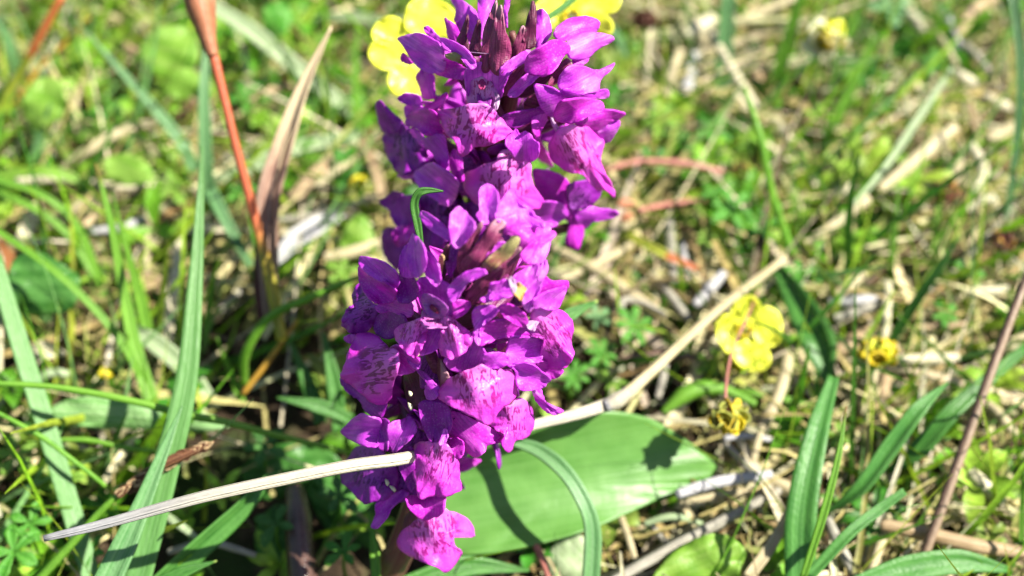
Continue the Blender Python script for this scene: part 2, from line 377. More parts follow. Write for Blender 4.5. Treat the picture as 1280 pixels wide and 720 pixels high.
def cell(x, y, z=.4):
    r = np.array([x, y, z]) - CAM; d = r @ FWD
    if d < 3: return 'm'
    px = 640 + F * (r @ RT) / d; py = 360 - F * (r @ UP) / d
    return GRID[int(min(8, max(0, py // 80)))][int(min(15, max(0, px // 80)))]
class Bag:
    def __init__(s): s.V = []; s.F = []; s.T = []; s.n = 0
    def add(s, V, Fc, t):
        V = np.asarray(V); s.V.append(V); s.F += [[i + s.n for i in f] for f in Fc]; s.T.append(np.tile(np.asarray(t), (len(V), 1)) if np.ndim(t) == 1 else t); s.n += len(V)
    def build(s, name, mat, label, cat):
        o = mesh_obj(name, np.vstack(s.V), s.F, mat, origin=(0, 14, 0), tint=np.vstack(s.T)); tag(o, label, cat, kind='stuff'); return o
def strip(bag, p0, di, L, wd, rise, bend, col, seg=4, up=(0, 0, 1)):
    """cheap curved strip: seg quads with a V fold (3 verts across)"""
    di = np.asarray(di, float); sd = np.cross(di, up); sd /= np.linalg.norm(sd) + 1e-9; nn = np.cross(sd, di)
    V = []
    for i in range(seg + 1):
        s = i / seg; wq = wd * (1 - .85 * s ** 3) / 2
        c = np.asarray(p0) + di * L * s + nn * rise * s * (1 - s) + sd * bend * s * s
        V += [c - sd * wq, c - nn * wq * .5, c + sd * wq]
    Fc = []
    for i in range(seg):
        for k in range(2): a = i * 3 + k; Fc.append([a, a + 1, a + 4, a + 3])
    bag.add(V, Fc, col)
def jit(c, f=.25):
    k = 1 + random.uniform(-f, f); return tuple(max(0, min(.95, v * k * (1 + random.uniform(-.08, .08)))) for v in c)
STRAWC = [(.44, .38, .19), (.62, .56, .34), (.32, .26, .11), (.17, .12, .05), (.30, .28, .20), (.54, .50, .36), (.09, .06, .03), (.26, .28, .08), (.40, .34, .14)]
GREENC = [(.20, .40, .02), (.28, .46, .03), (.34, .46, .05), (.10, .29, .02), (.32, .50, .05), (.18, .36, .12), (.07, .22, .03)]
straw = Bag(); grass = Bag(); herb = Bag()
def density(c, kind):
    return {'straw': dict(g=.28, m=.75, s=1.0, d=.09), 'grass': dict(g=.55, m=.8, s=.35, d=.12), 'herb': dict(g=1.0, m=.45, s=.15, d=.09)}[kind][c]  # sparse 'd' cells bare the dark soil, standing in for shade
def under_leaf(x, y):
    r_ = np.array([x, y, .8]) - CAM; d_ = r_ @ FWD; px = 640 + F * r_[0] / d_; py = 360 - F * (r_ @ UP) / d_
    return 530 < px < 910 and 515 < py < 790 or 800 < px < 940 and 660 < py < 740
def spot():
    x = random.uniform(-19, 19); y = random.uniform(2, 36); return x, y
k = 0
while k < 9500:
    x, y = spot()
    if random.random() > density(cell(x, y), 'straw'): continue
    k += 1
    az = random.gauss(.75, .8) if random.random() < .6 else random.uniform(0, math.pi)
    el = random.gauss(.05, .16); L = random.uniform(.8, 5.2); ul = under_leaf(x, y)
    if ul: el *= .3; L = min(L, 2)
    di = np.array([math.cos(az) * math.cos(el), math.sin(az) * math.cos(el), math.sin(el)])
    z = random.uniform(.0, .75) * (.25 if ul else 1) - (.35 if cell(x, y) == 'd' else 0)
    strip(straw, np.array([x, y, z]) - di * L / 2 * [1, 1, .5], di, L, random.choice((.03, .04, .06, .08, .11, .17)) * random.uniform(.6, 1.2), random.uniform(-.2, 1.1), random.uniform(-1.2, 1.2), jit(random.choice(STRAWC)), seg=5)
k = 0
while k < 9500:
    x, y = spot(); c = cell(x, y)
    if random.random() > density(c, 'grass') or under_leaf(x, y): continue
    k += 1
    az = random.uniform(0, 6.28); el = random.uniform(.25, 1.35); L = random.uniform(.8, 4.2) * (.75 if c == 'd' else 1)
    di = np.array([math.cos(az) * math.cos(el), math.sin(az) * math.cos(el), math.sin(el)])
    strip(grass, (x, y, -.15), di, L, random.choice((.03, .04, .05, .07, .10, .15)) * random.uniform(.7, 1.2), random.uniform(0, .9), random.uniform(-.7, .7), jit(random.choice(GREENC)), up=(math.sin(az), -math.cos(az), .4))
def leaflet(bag, c, di, nn, L, wd, col):
    di = di / np.linalg.norm(di); sd = np.cross(di, nn); sd /= np.linalg.norm(sd) + 1e-9; nn = np.cross(sd, di)
    V = [c]
    for s, q in ((.3, .62), (.62, 1.0), (.88, .7)):
        p = c + di * L * s + nn * L * .22 * math.sin(s * 2.6)
        V += [p - sd * q * wd / 2 + nn * wd * .18, p, p + sd * q * wd / 2 + nn * wd * .18]
    V.append(c + di * L)
    bag.add(V, [[0, 2, 1], [0, 3, 2], [1, 2, 5, 4], [2, 3, 6, 5], [4, 5, 8, 7], [5, 6, 9, 8], [7, 8, 10], [8, 9, 10]], col)
def rosette(bag, c, nr, L, n, wd, col, lift=.3):
    nr = np.asarray(nr, float); nr /= np.linalg.norm(nr); a = np.cross(nr, (.3, .9, .1)); a /= np.linalg.norm(a); b = np.cross(nr, a); o = random.uniform(0, 6)
    for i in range(n):
        th = o + 2 * math.pi * i / n + random.uniform(-.2, .2)
        leaflet(bag, np.asarray(c), a * math.cos(th) + b * math.sin(th) + nr * (lift + random.uniform(-.15, .2)), nr, L * random.uniform(.75, 1.15), wd, jit(col, .18))
k = 0
HERBC = [(.15, .35, .02), (.09, .27, .015), (.20, .40, .03), (.28, .46, .05), (.05, .20, .02), (.20, .30, .05)]
while k < 2300:
    x, y = spot(); c = cell(x, y)
    if random.random() > density(c, 'herb'): continue
    k += 1
    z = random.uniform(.05, .3 if under_leaf(x, y) else .95) * (.6 if c == 'd' else 1)
    sz = random.choice((.22, .32, .45, .6))
    rosette(herb, (x, y, z), (random.gauss(0, .35), random.gauss(-.15, .35), 1), sz * random.uniform(.8, 1.2), random.choice((3, 5, 5, 6)), sz * random.uniform(.32, .6), random.choice(HERBC))
straw.build('straw_litter', M['tintstraw'], 'tangled pale and brown straw lying over the soil between the green growth', 'dry litter')
grass.build('grass', M['tint'], 'short green grass blades growing up through the straw', 'grass')
herb.build('ground_herbs', M['tint'], 'small bright green leaves of creeping herbs covering the soil', 'ground cover')
# ------------------------------------------------------------------ the two orchids
class Spike:
    def __init__(s, T, B, R, Rc):
        s.T = np.array(T, float); s.B = np.array(B, float); s.R = R; s.Rc = Rc
    def axis(s, t): return s.T + (s.B - s.T) * t
    def surf(s, x, y):
        a = s.B[:2] - s.T[:2]; L = np.linalg.norm(a); a = a / L; q = np.array([x, y]) - s.T[:2]
        t = (q @ a) / L; wd = abs(q @ np.array([-a[1], a[0]]))
        if t < 0: wd = math.hypot(wd, t * L * .8); t = t * .3
        ad = s.axis(t)[2]; k = wd / s.R
        return ad - s.Rc * (math.sqrt(max(0, 1 - k * k)) if k < .93 else .37 - (k - .93) * .8)
    def foot(s, x, y, down=.12):
        a = s.B[:2] - s.T[:2]; L = np.linalg.norm(a); t = min(1.05, max(.08, ((np.array([x, y]) - s.T[:2]) @ a) / L / L + down))
        return s.axis(t)
NAMES = dict(S='sepal', P='petal', H='hood', L='lip', C='column', T='throat', M='spur_mouth', B='bract', A='anther', O='tube')
SEED = [10]
def build_sheet(spk, parent, code, mat, layer, fold, pt, **kw):
    o = pts(pt); SEED[0] += 1
    b_ = kw.get('base', o[0]); t_ = kw.get('tip') or max(o, key=lambda q: (q[0] - b_[0]) ** 2 + (q[1] - b_[1]) ** 2)
    dn = (t_[1] - b_[1]) / max(1, math.hypot(t_[0] - b_[0], t_[1] - b_[1]))
    db = kw.pop('db', .10 + .24 * dn if code != 'B' else .16); fold *= 1.5
    dep = lambda x, y, v: spk.surf(x, y) + layer + db * (1 - max(-.2, min(1.2, v)))
    if code in 'L': kw.setdefault('ripple', .05); kw.setdefault('ridge', .06); layer -= .08
    else: kw.setdefault('ripple', .02)
    V, Fc, uv = sheet(o, dep, fold=fold, seed=SEED[0], nibble=0 if code in 'BTCM' else .8 if code == 'L' else .4, **kw)
    return mesh_obj(NAMES[code], V, Fc, M[mat], parent, uv, solid=.018 if code not in 'TCM' else .01)
def floret(spk, root, parts, label=None, tubeto=None):
    allp = np.array([p for q in parts for p in pts(q[4])]); c = allp.mean(0) if tubeto is None else np.array(tubeto)
    f = spk.foot(*c); base = P(*f)
    tipd = spk.surf(*c) + .5
    top = P(c[0], c[1], tipd)
    midp = (base + top) / 2 + np.array([0, 0, -.05])
    V, Fc, uv = tube([base, midp, top], [.07, .13, .10, .05], sides=9, n=14)
    fl = mesh_obj('flower', V, Fc, M['ovary'], root, uv)
    if label: fl['label'] = label
    for q in parts:
        kw = q[5] if len(q) > 5 else {}
        build_sheet(spk, fl, q[0], q[1], q[2], q[3], q[4], **dict(kw))
    return fl
def bracts(spk, root, lst):
    for (mat, layer, fold, pt, *kw) in lst:
        build_sheet(spk, root, 'B', mat, layer, fold, pt, **(kw[0] if kw else {}))
def generic_floret(spk, root, t, ang, scale=1.0, mats=('sepal', 'petal', 'lip'), bract='bractdk', out=.0):
    """whole flower built in space, facing outward from the axis at angle ang (0 = towards camera)"""
    p0 = P(*spk.axis(min(1.05, t + .1))); p1 = P(*spk.axis(t)); up = P(*spk.axis(0)) - P(*spk.axis(1)); up /= np.linalg.norm(up)
    toc = -FWD - (-FWD @ up) * up; toc /= np.linalg.norm(toc); rt = np.cross(toc, up)
    o = math.cos(ang) * toc + math.sin(ang) * rt; sd = np.cross(up, o)
    c = p1 + o * (spk.Rc * .72 + out)
    V, Fc, uv = tube([p0, (p0 + c) / 2 + up * -.02, c], [.07, .13, .10, .06], 8, 10)
    fl = mesh_obj('flower', V, Fc, M['ovary'], root, uv)
    def leaf(name, mat, dirv, nrm, L, wd, cupk, prof, bendk):
        dirv = dirv / np.linalg.norm(dirv); s_ = np.cross(dirv, nrm); s_ /= np.linalg.norm(s_); nn = np.cross(s_, dirv)
        Vv = []; uvv = []; n_ = 12; A = 7
        for i in range(n_):
            s = i / (n_ - 1); wq = np.interp(s, np.linspace(0, 1, len(prof)), prof) * wd / 2
            for k in range(A):
                q = k / (A - 1) * 2 - 1
                Vv.append(c + dirv * L * s + nn * bendk * L * s * s + s_ * q * wq + nn * cupk * wq * q * q); uvv.append((k / (A - 1), s))
        Ff = [[i * A + k, i * A + k + 1, (i + 1) * A + k + 1, (i + 1) * A + k] for i in range(n_ - 1) for k in range(A - 1)]
        return mesh_obj(name, Vv, Ff, M[mat], fl, uvv, solid=.016)
    k = scale
    leaf('lip', mats[2], o * .55 - up * .9, o + up * .4, .72 * k, .86 * k, -.25, [.2, .55, .95, 1, .85, .55, .3, .05], -.12)
    leaf('sepal', mats[0], sd * .9 + up * .55 + o * .3, o, .62 * k, .30 * k, -.4, [.4, .8, 1, .85, .5, .04], .1)
    leaf('sepal', mats[0], -sd * .9 + up * .55 + o * .3, o, .62 * k, .30 * k, -.4, [.4, .8, 1, .85, .5, .04], .1)
    leaf('petal', mats[1], sd * .28 + up * .75 + o * .5, o, .42 * k, .26 * k, .7, [.6, .9, 1, .8, .05], .35)
    leaf('petal', mats[1], -sd * .28 + up * .75 + o * .5, o, .42 * k, .26 * k, .7, [.6, .9, 1, .8, .05], .35)
    leaf('hood', mats[0], up * .9 + o * .25, o, .5 * k, .34 * k, .6, [.6, .9, 1, .8, .05], .45)
    # its bract
    V, Fc, uv = ribbon([p0, p0 + (c - p0) * .6 - up * .1, c + o * .15 + up * .45], [.12, .24, .16, .02], cup=.3, n=12)
    mesh_obj('bract', V, Fc, M[bract], root, uv, solid=.015)
    return fl
# --- the upper, rear spike
SB = Spike((642, 95, 14.9), (575, 345, 17.4), 118, 1.0)
rb = empty('orchid', P(540, 640, 0.0)); tag(rb, 'taller purple marsh orchid at the back with its tip against the yellow flowers', 'orchid', 'purple marsh orchids')
V, Fc, uv = tube([P(540, 640, -.2), P(548, 520, 18.3), P(575, 345, 17.4), P(642, 95, 14.9), P(640, 40, 14.5)], [.24, .22, .2, .17, .1, .04], 12, 40)
mesh_obj('stem', V, Fc, M['stemor'], rb, uv)
bracts(SB, rb, [
 ('bract', -.05, .06, '603,88 603,50 609,25 617,6 621,1 620,20 616,40 613,60 613,86', dict(tip=(621, 1))),
 ('bract', -.16, .14, '618,92 611,80 612,60 616,35 621,14 626,6 629,18 632,38 637,52 639,66 635,80 626,93', dict(tip=(625, 6))),
 ('bractdk', .12, .1, '578,64 571,53 577,38 582,25 585,18 586,30 583,43 583,53 588,62', dict(tip=(585, 18))),
 ('bractdk', .02, .1, '592,70 587,63 590,48 595,32 599,24 601,33 600,50 603,67', dict(tip=(599, 24))),
 ('bract', .05, .1, '641,72 638,67 643,52 652,33 656,35 655,48 657,57 653,67', dict(tip=(653, 32))),
 ('bractdk', .08, .1, '661,62 655,58 657,33 662,13 665,2 668,3 670,15 670,42 669,57', dict(tip=(666, 1))),
 ('bractol', -.1, .05, '586,86 573,78 560,73 557,68 570,66 580,74'),
 ('bract', .12, .05, '624,118 625,110 637,93 645,83 657,77 656,86 647,100 634,118'),
 ('bract', .20, .05, '693,89 707,73 714,77 714,84 707,92 698,103 684,108'),
 ('bractdk', .15, .05, '684,290 697,282 713,279 713,287 701,292 690,294'),
 ('bract', .3, .05, '655,128 668,118 690,122 700,140 680,150 660,142'),
])
floret(SB, rb, [('P', 'sepal', .7, .2, '586,52 572,42 570,30 568,25 570,12 563,-4 575,-2 588,8 596,16 599,28 594,48'),
 ('P', 'petal', .45, .2, '570,54 561,48 558,34 556,22 560,25 570,32 575,43 574,52')], tubeto=(590, 70))
floret(SB, rb, [('P', 'sepal', .5, .2, '602,50 599,25 597,10 600,-6 617,-6 615,12 608,30'),
 ('P', 'sepal', .4, .2, '634,35 630,20 630,8 633,-5 639,-4 634,17')], tubeto=(615, 70))
floret(SB, rb, [('P', 'sepal', .55, .2, '676,58 669,58 670,33 669,17 677,11 684,18 688,30 689,42 684,51')], tubeto=(668, 80))
floret(SB, rb, [
 ('S', 'sepal', .1, -.2, '557,83 553,90 538,92 528,88 518,80 511,69 504,58 497,48 508,44 523,41 538,47 549,54 554,65 558,75', dict(tip=(497, 48), arch=-.12)),
 ('O', 'petal', .12, -.2, '587,88 580,99 570,99 553,96 545,92 551,84 557,72 570,77 580,83'),
 ('S', 'sepal', .16, .1, '558,60 547,55 538,47 531,40 530,34 536,33 543,40 550,47 555,54'),
 ('S', 'sepal', -.02, -.25, '595,84 588,87 583,82 573,70 563,64 555,61 551,54 551,47 563,50 577,57 587,66 594,76'),
 ('P', 'petal', .2, -.1, '516,79 509,80 502,77 500,72 504,66 509,71'),
 ('P', 'petal', .3, .2, '525,88 528,88 542,93 543,107 544,122 530,124 525,110 520,96', dict(tip=(537, 124)))], tubeto=(572, 92))
floret(SB, rb, [
 ('H', 'sepal', .12, -.22, '603,126 587,124 582,108 580,94 585,84 598,78 612,79 622,86 627,104 627,122', dict(base=(603, 126), tip=(602, 78), arch=.06, db=.05)),
 ('T', 'throat', -.16, .05, '604,95 612,99 619,108 625,120 622,136 610,142 597,142 588,136 583,122 585,106 594,98', dict(tip=(606, 142), dimple=.05)),
 ('M', 'mouth', -.19, 0, '605,109 612,112 615,121 613,131 606,134 599,131 596,121 599,112', dict(dimple=.12)),
 ('C', 'column', -.22, -.06, '602,99 606,102 606,109 603,112 599,110 598,104'),
 ('L', 'lip', -.42, .16, '606,130 615,134 625,146 634,157 641,165 634,172 616,180 601,183 592,184 582,195 573,193 569,178 557,166 551,152 544,138 554,137 574,134 588,129', dict(base=(602, 128), tip=(588, 196), arch=-.06)),
 ('T', 'white', -.30, .05, '619,116 624,120 624,130 620,138 617,134 619,125'),
 ('S', 'sepal', .08, -.25, '624,110 628,112 634,98 643,87 655,78 662,71 656,64 640,73 630,81 624,90')], 'front flower under the top bracts with a wide spotted pink lip', (612, 120))
floret(SB, rb, [
 ('S', 'sepal', .25, .2, '694,48 692,42 698,32 710,24 725,21 737,21 749,27 748,35 743,41 728,43 713,49 701,52'),
 ('S', 'sepal', .12, .2, '711,72 708,63 708,53 718,45 733,40 747,41 762,44 768,48 763,53 753,58 743,65 735,72 720,75'),
 ('S', 'petal', .02, -.22, '657,90 656,78 662,67 677,57 690,50 702,50 711,56 712,63 707,68 703,74 693,88 682,95 670,95', dict(tip=(712, 58), arch=-.14)),
 ('P', 'petal', .22, .1, '716,74 718,83 723,84 731,80 736,71'),
 ('S', 'sepal', .02, -.2, '635,120 637,113 652,97 663,91 675,93 668,101 654,114 645,122')], None, (690, 90))
floret(SB, rb, [
 ('S', 'sepal', .08, -.15, '703,115 697,104 703,90 713,82 727,82 743,87 754,86 768,79 764,88 751,99 748,114 737,116 720,120'),
 ('S', 'sepal', -.04, .12, '692,146 680,139 673,127 667,106 680,107 690,109 697,114 707,110 720,113 740,114 760,112 759,122 745,123 725,125 710,128 699,130', dict(base=(690, 140), tip=(760, 115))),
 ('P', 'petal', 0, .18, '690,140 683,152 678,162 673,178 667,168 664,152 668,138 678,132'),
 ('P', 'shade', .12, -.1, '683,140 668,150 645,160 628,155 627,145 648,139 668,136'),
 ('H', 'petal', -.1, -.3, '700,152 692,144 698,129 710,124 730,122 750,126 755,132 752,140 737,145 723,152 713,155', dict(tip=(752, 130), arch=-.15)),
 ('S', 'petal', -.02, .15, '722,158 720,149 737,141 753,136 770,138 782,142 775,148 760,154 748,163 737,161', dict(tip=(782, 142))),
 ('S', 'sepal', .02, .15, '747,162 762,154 774,150 774,158 765,173 757,179 750,172', dict(tip=(775, 152))),
 ('T', 'white', -.15, .05, '688,144 692,150 700,163 703,170 697,168 690,156'),
 ('L', 'lip', -.32, .22, '716,156 727,158 743,160 753,172 755,180 751,197 754,212 763,228 769,240 767,247 757,238 745,236 735,226 725,218 714,216 703,210 692,202 686,192 686,180 692,170 699,161', dict(base=(708, 155), tip=(748, 238)))],
 'large flower on the right side with a long hanging spotted lip', (705, 150))
floret(SB, rb, [
 ('H', 'sepal', -.12, -.25, '647,203 638,190 632,181 633,172 639,167 645,161 649,167 657,164 664,168 667,174 673,178 674,187 672,197 665,202 657,200', dict(base=(650, 203), tip=(650, 162), arch=-.15)),
 ('T', 'throat', -.16, .02, '646,188 655,190 664,200 663,210 660,219 640,216 623,212 620,203 627,188', dict(tip=(640, 218), dimple=.06)),
 ('C', 'column', -.24, -.05, '638,189 645,191 655,190 653,198 647,202 641,197'),
 ('M', 'mouth', -.2, 0, '634,200 642,196 652,199 655,206 648,211 638,209', dict(dimple=.1)),
 ('L', 'lip', -.40, .18, '646,199 664,205 663,221 670,236 679,249 677,256 670,262 658,260 640,257 622,253 604,259 597,257 589,248 581,236 579,218 598,209 622,201', dict(base=(640, 198), tip=(638, 262)))],
 'middle flower with a broad spotted lip and a hood held over it', (655, 190))
floret(SB, rb, [
 ('S', 'sepal', .05, -.15, '528,132 517,132 507,130 500,127 497,122 505,117 515,117 525,121'),
 ('P', 'petal', .02, -.1, '530,134 532,132 528,127 540,128 550,121 557,116 560,119 554,130 544,137 534,138'),
 ('P', 'sepal', .08, -.1, '528,143 517,143 508,149 506,133 516,131 528,133 533,139'),
 ('H', 'petal', 0, -.3, '552,167 543,169 532,169 523,163 516,159 508,158 507,150 514,141 530,136 543,139 550,152 554,162', dict(arch=-.15)),
 ('S', 'sepal', -.1, .2, '556,213 550,211 549,200 538,189 530,184 523,178 516,169 511,164 518,160 526,166 529,173 540,169 555,168 559,185 561,203', dict(base=(556, 213), tip=(512, 163))),
 ('P', 'petal', -.02, .15, '580,226 572,227 564,213 561,200 563,192 569,186 578,197 579,211', dict(base=(576, 226), tip=(568, 186))),
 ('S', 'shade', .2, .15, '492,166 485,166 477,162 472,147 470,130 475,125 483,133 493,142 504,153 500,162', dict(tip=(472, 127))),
 ('L', 'lipshade', .05, .14, '502,154 510,158 522,167 533,183 534,193 531,208 518,215 502,219 492,210 485,197 480,183 479,168 488,156', dict(base=(506, 154), tip=(505, 218)))],
 'flower on the shaded left side with a lip in dark purple shade', (535, 165))
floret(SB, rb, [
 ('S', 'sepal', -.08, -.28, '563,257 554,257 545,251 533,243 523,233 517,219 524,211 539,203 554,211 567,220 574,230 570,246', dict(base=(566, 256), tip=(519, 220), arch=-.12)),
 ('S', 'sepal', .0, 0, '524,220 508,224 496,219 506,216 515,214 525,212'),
 ('L', 'lipshade', .08, .1, '548,240 560,254 553,267 566,276 560,300 545,311 530,307 522,296 522,262 526,244', dict(tip=(540, 311))),
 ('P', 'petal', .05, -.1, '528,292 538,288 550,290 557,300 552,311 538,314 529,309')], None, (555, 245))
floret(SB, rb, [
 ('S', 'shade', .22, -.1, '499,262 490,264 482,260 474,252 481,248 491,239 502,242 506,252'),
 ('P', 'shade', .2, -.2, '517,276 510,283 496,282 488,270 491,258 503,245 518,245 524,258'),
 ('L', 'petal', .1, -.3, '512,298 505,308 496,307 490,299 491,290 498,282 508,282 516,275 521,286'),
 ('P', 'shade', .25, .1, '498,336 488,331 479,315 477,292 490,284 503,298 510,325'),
 ('P', 'shade', .3, .1, '520,340 505,335 500,310 510,290 530,300 535,325')], 'shaded purple flower low on the left side', (520, 270))
floret(SB, rb, [
 ('S', 'sepal', .06, -.2, '670,272 667,262 678,252 696,252 706,258 711,268 699,278 693,284 681,281'),
 ('P', 'petal', .22, .1, '675,249 668,230 668,211 696,216 712,229 716,259 693,258'),
 ('P', 'lipshade', .12, -.1, '713,261 710,248 709,233 725,226 741,226 752,239 742,254 725,261'),
 ('S', 'sepal', 0, .15, '722,281 719,268 735,258 750,260 769,263 773,269 757,275 741,278 732,286', dict(tip=(773, 268))),
 ('S', 'petal', -.1, .25, '699,255 697,243 704,237 717,238 722,248 723,259 728,277 730,290 727,302 722,312 711,308 706,301 712,294 713,283 706,272', dict(base=(708, 238), tip=(720, 311)))],
 'flower at the right foot of the spike with petals curling down', (690, 250))
for t, a, kk in ((.10, 2.2, .8), (.12, -2.0, .8), (.16, 3.1, .8), (.38, 2.4, .95), (.36, -2.5, .95), (.42, 3.3, .95), (.66, 2.0, 1), (.64, -1.9, 1), (.7, 3.0, 1), (.95, 1.9, 1), (.93, -1.8, 1), (1.0, 3.2, 1), (.98, .1, .8)):
    generic_floret(SB, rb, t, a, kk, ('sepal', 'petal', 'liplow'))
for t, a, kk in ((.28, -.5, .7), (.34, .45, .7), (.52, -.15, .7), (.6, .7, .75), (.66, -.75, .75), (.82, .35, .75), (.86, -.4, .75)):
    generic_floret(SB, rb, t, a, kk, ('shade', 'shade', 'lipshade'), out=-.32)
# --- the lower, nearer spike
SF = Spike((612, 330, 13.6), (508, 668, 15.7), 112, .95)
rf = empty('orchid', P(452, 860, 0.0)); tag(rf, 'nearer purple marsh orchid in front, crimson bracts at its tip and a broad leaf', 'orchid', 'purple marsh orchids')
V, Fc, uv = tube([P(452, 860, -.2), P(478, 735, 16.5), P(508, 668, 15.85), P(565, 490, 14.8), P(612, 330, 13.75)], [.28, .25, .2, .17, .13, .05], 12, 40)
mesh_obj('stem', V, Fc, M['stemor'], rf, uv)
V, Fc, uv = sheet(pts('515,640 540,592 580,560 640,537 700,521 760,514 812,523 850,545 880,567 896,586 885,600 860,612 820,626 780,644 740,661 690,676 640,688 600,693 560,690 528,670'),
    lambda x, y, v: 16.9 + .75 * v, base=(505, 655), tip=(897, 585), fold=-.16, arch=-.28, ripple=.03, rings=18, per=8, jitter=.004)
mesh_obj('leaf', V, Fc, M['broad'], rf, uv, solid=.03)['label'] = 'broad smooth green leaf spreading to the right'
bracts(SF, rf, [
 ('bract', -.17, .06, '585,346 579,337 577,327 589,315 602,297 612,281 623,273 633,280 624,298 613,316 598,336', dict(tip=(628, 275))),
 ('bract', -.08, .06, '576,345 571,330 573,314 580,303 591,287 604,276 600,290 594,306 587,323 583,338', dict(tip=(604, 276))),
 ('bractol', -.24, .06, '606,340 603,330 618,315 632,304 645,296 650,300 640,318 629,328 615,338', dict(tip=(650, 297))),
 ('bract', -.14, .06, '600,360 607,345 620,335 634,324 648,309 652,313 647,324 633,336 624,348 612,358', dict(tip=(651, 310))),
 ('bract', -.08, .06, '578,388 583,370 592,355 605,342 622,334 633,332 624,350 610,364 596,377', dict(tip=(633, 330))),
 ('bractdk', .12, .1, '551,350 549,345 552,325 556,309 562,307 560,328 556,346'),
 ('tan', .0, .05, '549,348 546,340 548,328 551,318 555,321 554,333', dict(tip=(552, 317))),
 ('bract', .22, .1, '548,486 542,467 532,443 546,441 558,462 562,474 555,485', dict(tip=(552, 486))),
 ('bractdk', .3, .1, '560,400 572,388 590,380 600,392 590,410 570,412'),
 ('bractdk', .35, .1, '505,470 520,460 540,490 545,520 530,540 512,510'),
])
floret(SF, rf, [
 ('S', 'sepal', .1, -.2, '614,278 605,281 599,275 595,269 599,262 598,247 601,234 611,230 621,238 624,252 621,267', dict(tip=(610, 230))),
 ('H', 'sepal', .12, -.2, '650,284 636,282 622,277 619,267 625,253 632,242 639,236 646,246 651,255 664,261 669,269 678,276 680,284 668,284', dict(ripple=.05, tip=(640, 237))),
 ('P', 'petal', .08, -.22, '652,316 641,309 646,298 639,291 630,292 634,281 650,279 668,280 680,287 676,297 667,308', dict(arch=-.12)),
 ('S', 'sepal', .16, .1, '664,330 664,320 676,307 684,298 679,279 688,284 688,301 685,315 677,329'),
 ('S', 'petal', -.14, -.2, '655,328 651,318 665,302 677,293 690,288 695,292 691,298 680,305 669,318 662,329', dict(tip=(694, 290))),
 ('P', 'sepal', -.02, .1, '606,325 612,311 620,304 629,302 633,306 618,319')], 'crumpled flower above the crimson bracts, facing away', (625, 300))
floret(SF, rf, [
 ('S', 'sepal', -.05, -.1, '560,301 546,293 532,282 525,272 526,264 535,266 550,277 562,290 565,299', dict(tip=(526, 266))),
 ('S', 'sepal', -.02, -.25, '569,311 563,299 561,280 564,266 573,258 582,265 591,274 594,283 587,297 578,307', dict(tip=(573, 259), arch=-.1)),
 ('P', 'shade', .05, .1, '565,304 574,307 571,328 564,347 559,339 557,321', dict(tip=(563, 346)))], None, (562, 320))
floret(SF, rf, [
 ('P', 'sepal', .03, -.2, '515,347 503,346 498,336 500,319 507,307 513,304 512,321 514,339', dict(base=(510, 347), tip=(508, 306))),
 ('S', 'sepal', -.08, -.25, '522,347 514,344 509,322 511,305 517,292 526,300 532,314 533,328 529,341', dict(tip=(517, 293), arch=-.1)),
 ('S', 'sepal', -.04, -.25, '545,359 536,351 529,337 528,325 525,311 537,315 546,326 550,339 551,351', dict(tip=(528, 311)))], None, (530, 350))
floret(SF, rf, [
 ('S', 'sepal', -.02, -.25, '494,364 485,356 473,351 460,343 451,335 448,328 452,320 463,322 477,326 491,335 498,345 499,354', dict(tip=(450, 325), arch=-.12)),
 ('S', 'petal', .04, -.28, '494,374 487,379 475,380 465,376 456,367 450,355 448,342 449,333 460,341 475,349 487,356 496,363', dict(tip=(449, 336), arch=-.1)),
 ('H', 'shade', .12, -.22, '513,378 505,380 497,376 494,362 498,347 502,336 509,337 516,346 524,358 521,371', dict(tip=(505, 337))),
 ('O', 'petal', .08, -.25, '512,397 500,394 487,389 475,391 469,383 485,377 496,374 513,377 517,388'),
 ('P', 'shade', .16, -.1, '505,417 483,424 468,414 472,394 487,388 504,393 509,404'),
 ('L', 'lipshade', .06, .15, '470,397 465,409 453,418 440,418 432,411 427,405 429,396 433,386 441,381 441,367 448,354 456,362 464,377 473,383', dict(base=(473, 388), tip=(428, 408)))],
 'left flower with two raised pale sepals and a shaded lip', (490, 375))
floret(SF, rf, [
 ('H', 'sepal', .12, -.22, '565,394 560,396 545,396 532,392 524,375 521,357 523,349 533,346 547,348 560,355 568,366 570,381 569,396', dict(base=(548, 396), tip=(543, 347), arch=.06, db=.05)),
 ('M', 'mouth', -.3, .05, '530,384 527,374 530,367 541,369 552,376 560,385 556,395 543,398 534,393', dict(dimple=.1)),
 ('C', 'column', -.34, -.02, '535,381 539,380 546,386 548,392 541,389'),
 ('T', 'throat', -.22, -.08, '546,396 556,393 566,385 569,398 560,409 545,410 532,410 526,402 528,388 534,395', dict(tip=(545, 411))),
 ('L', 'lip', -.24, .10, '530,396 533,404 534,414 533,422 530,430 525,439 519,447 514,446 504,438 497,428 493,415 500,407 514,402', dict(base=(532, 398), tip=(515, 446))),
 ('L', 'lip', -.26, .10, '560,394 573,404 585,413 590,423 585,436 576,444 562,449 552,443 549,432 551,417 552,402', dict(base=(556, 396), tip=(568, 448))),
 ('P', 'sepal', -.1, .05, '543,406 553,411 552,430 541,440 525,444 528,432 530,414', dict(tip=(526, 443)))],
 'centre flower whose lip is split into two pink lobes', (545, 390))
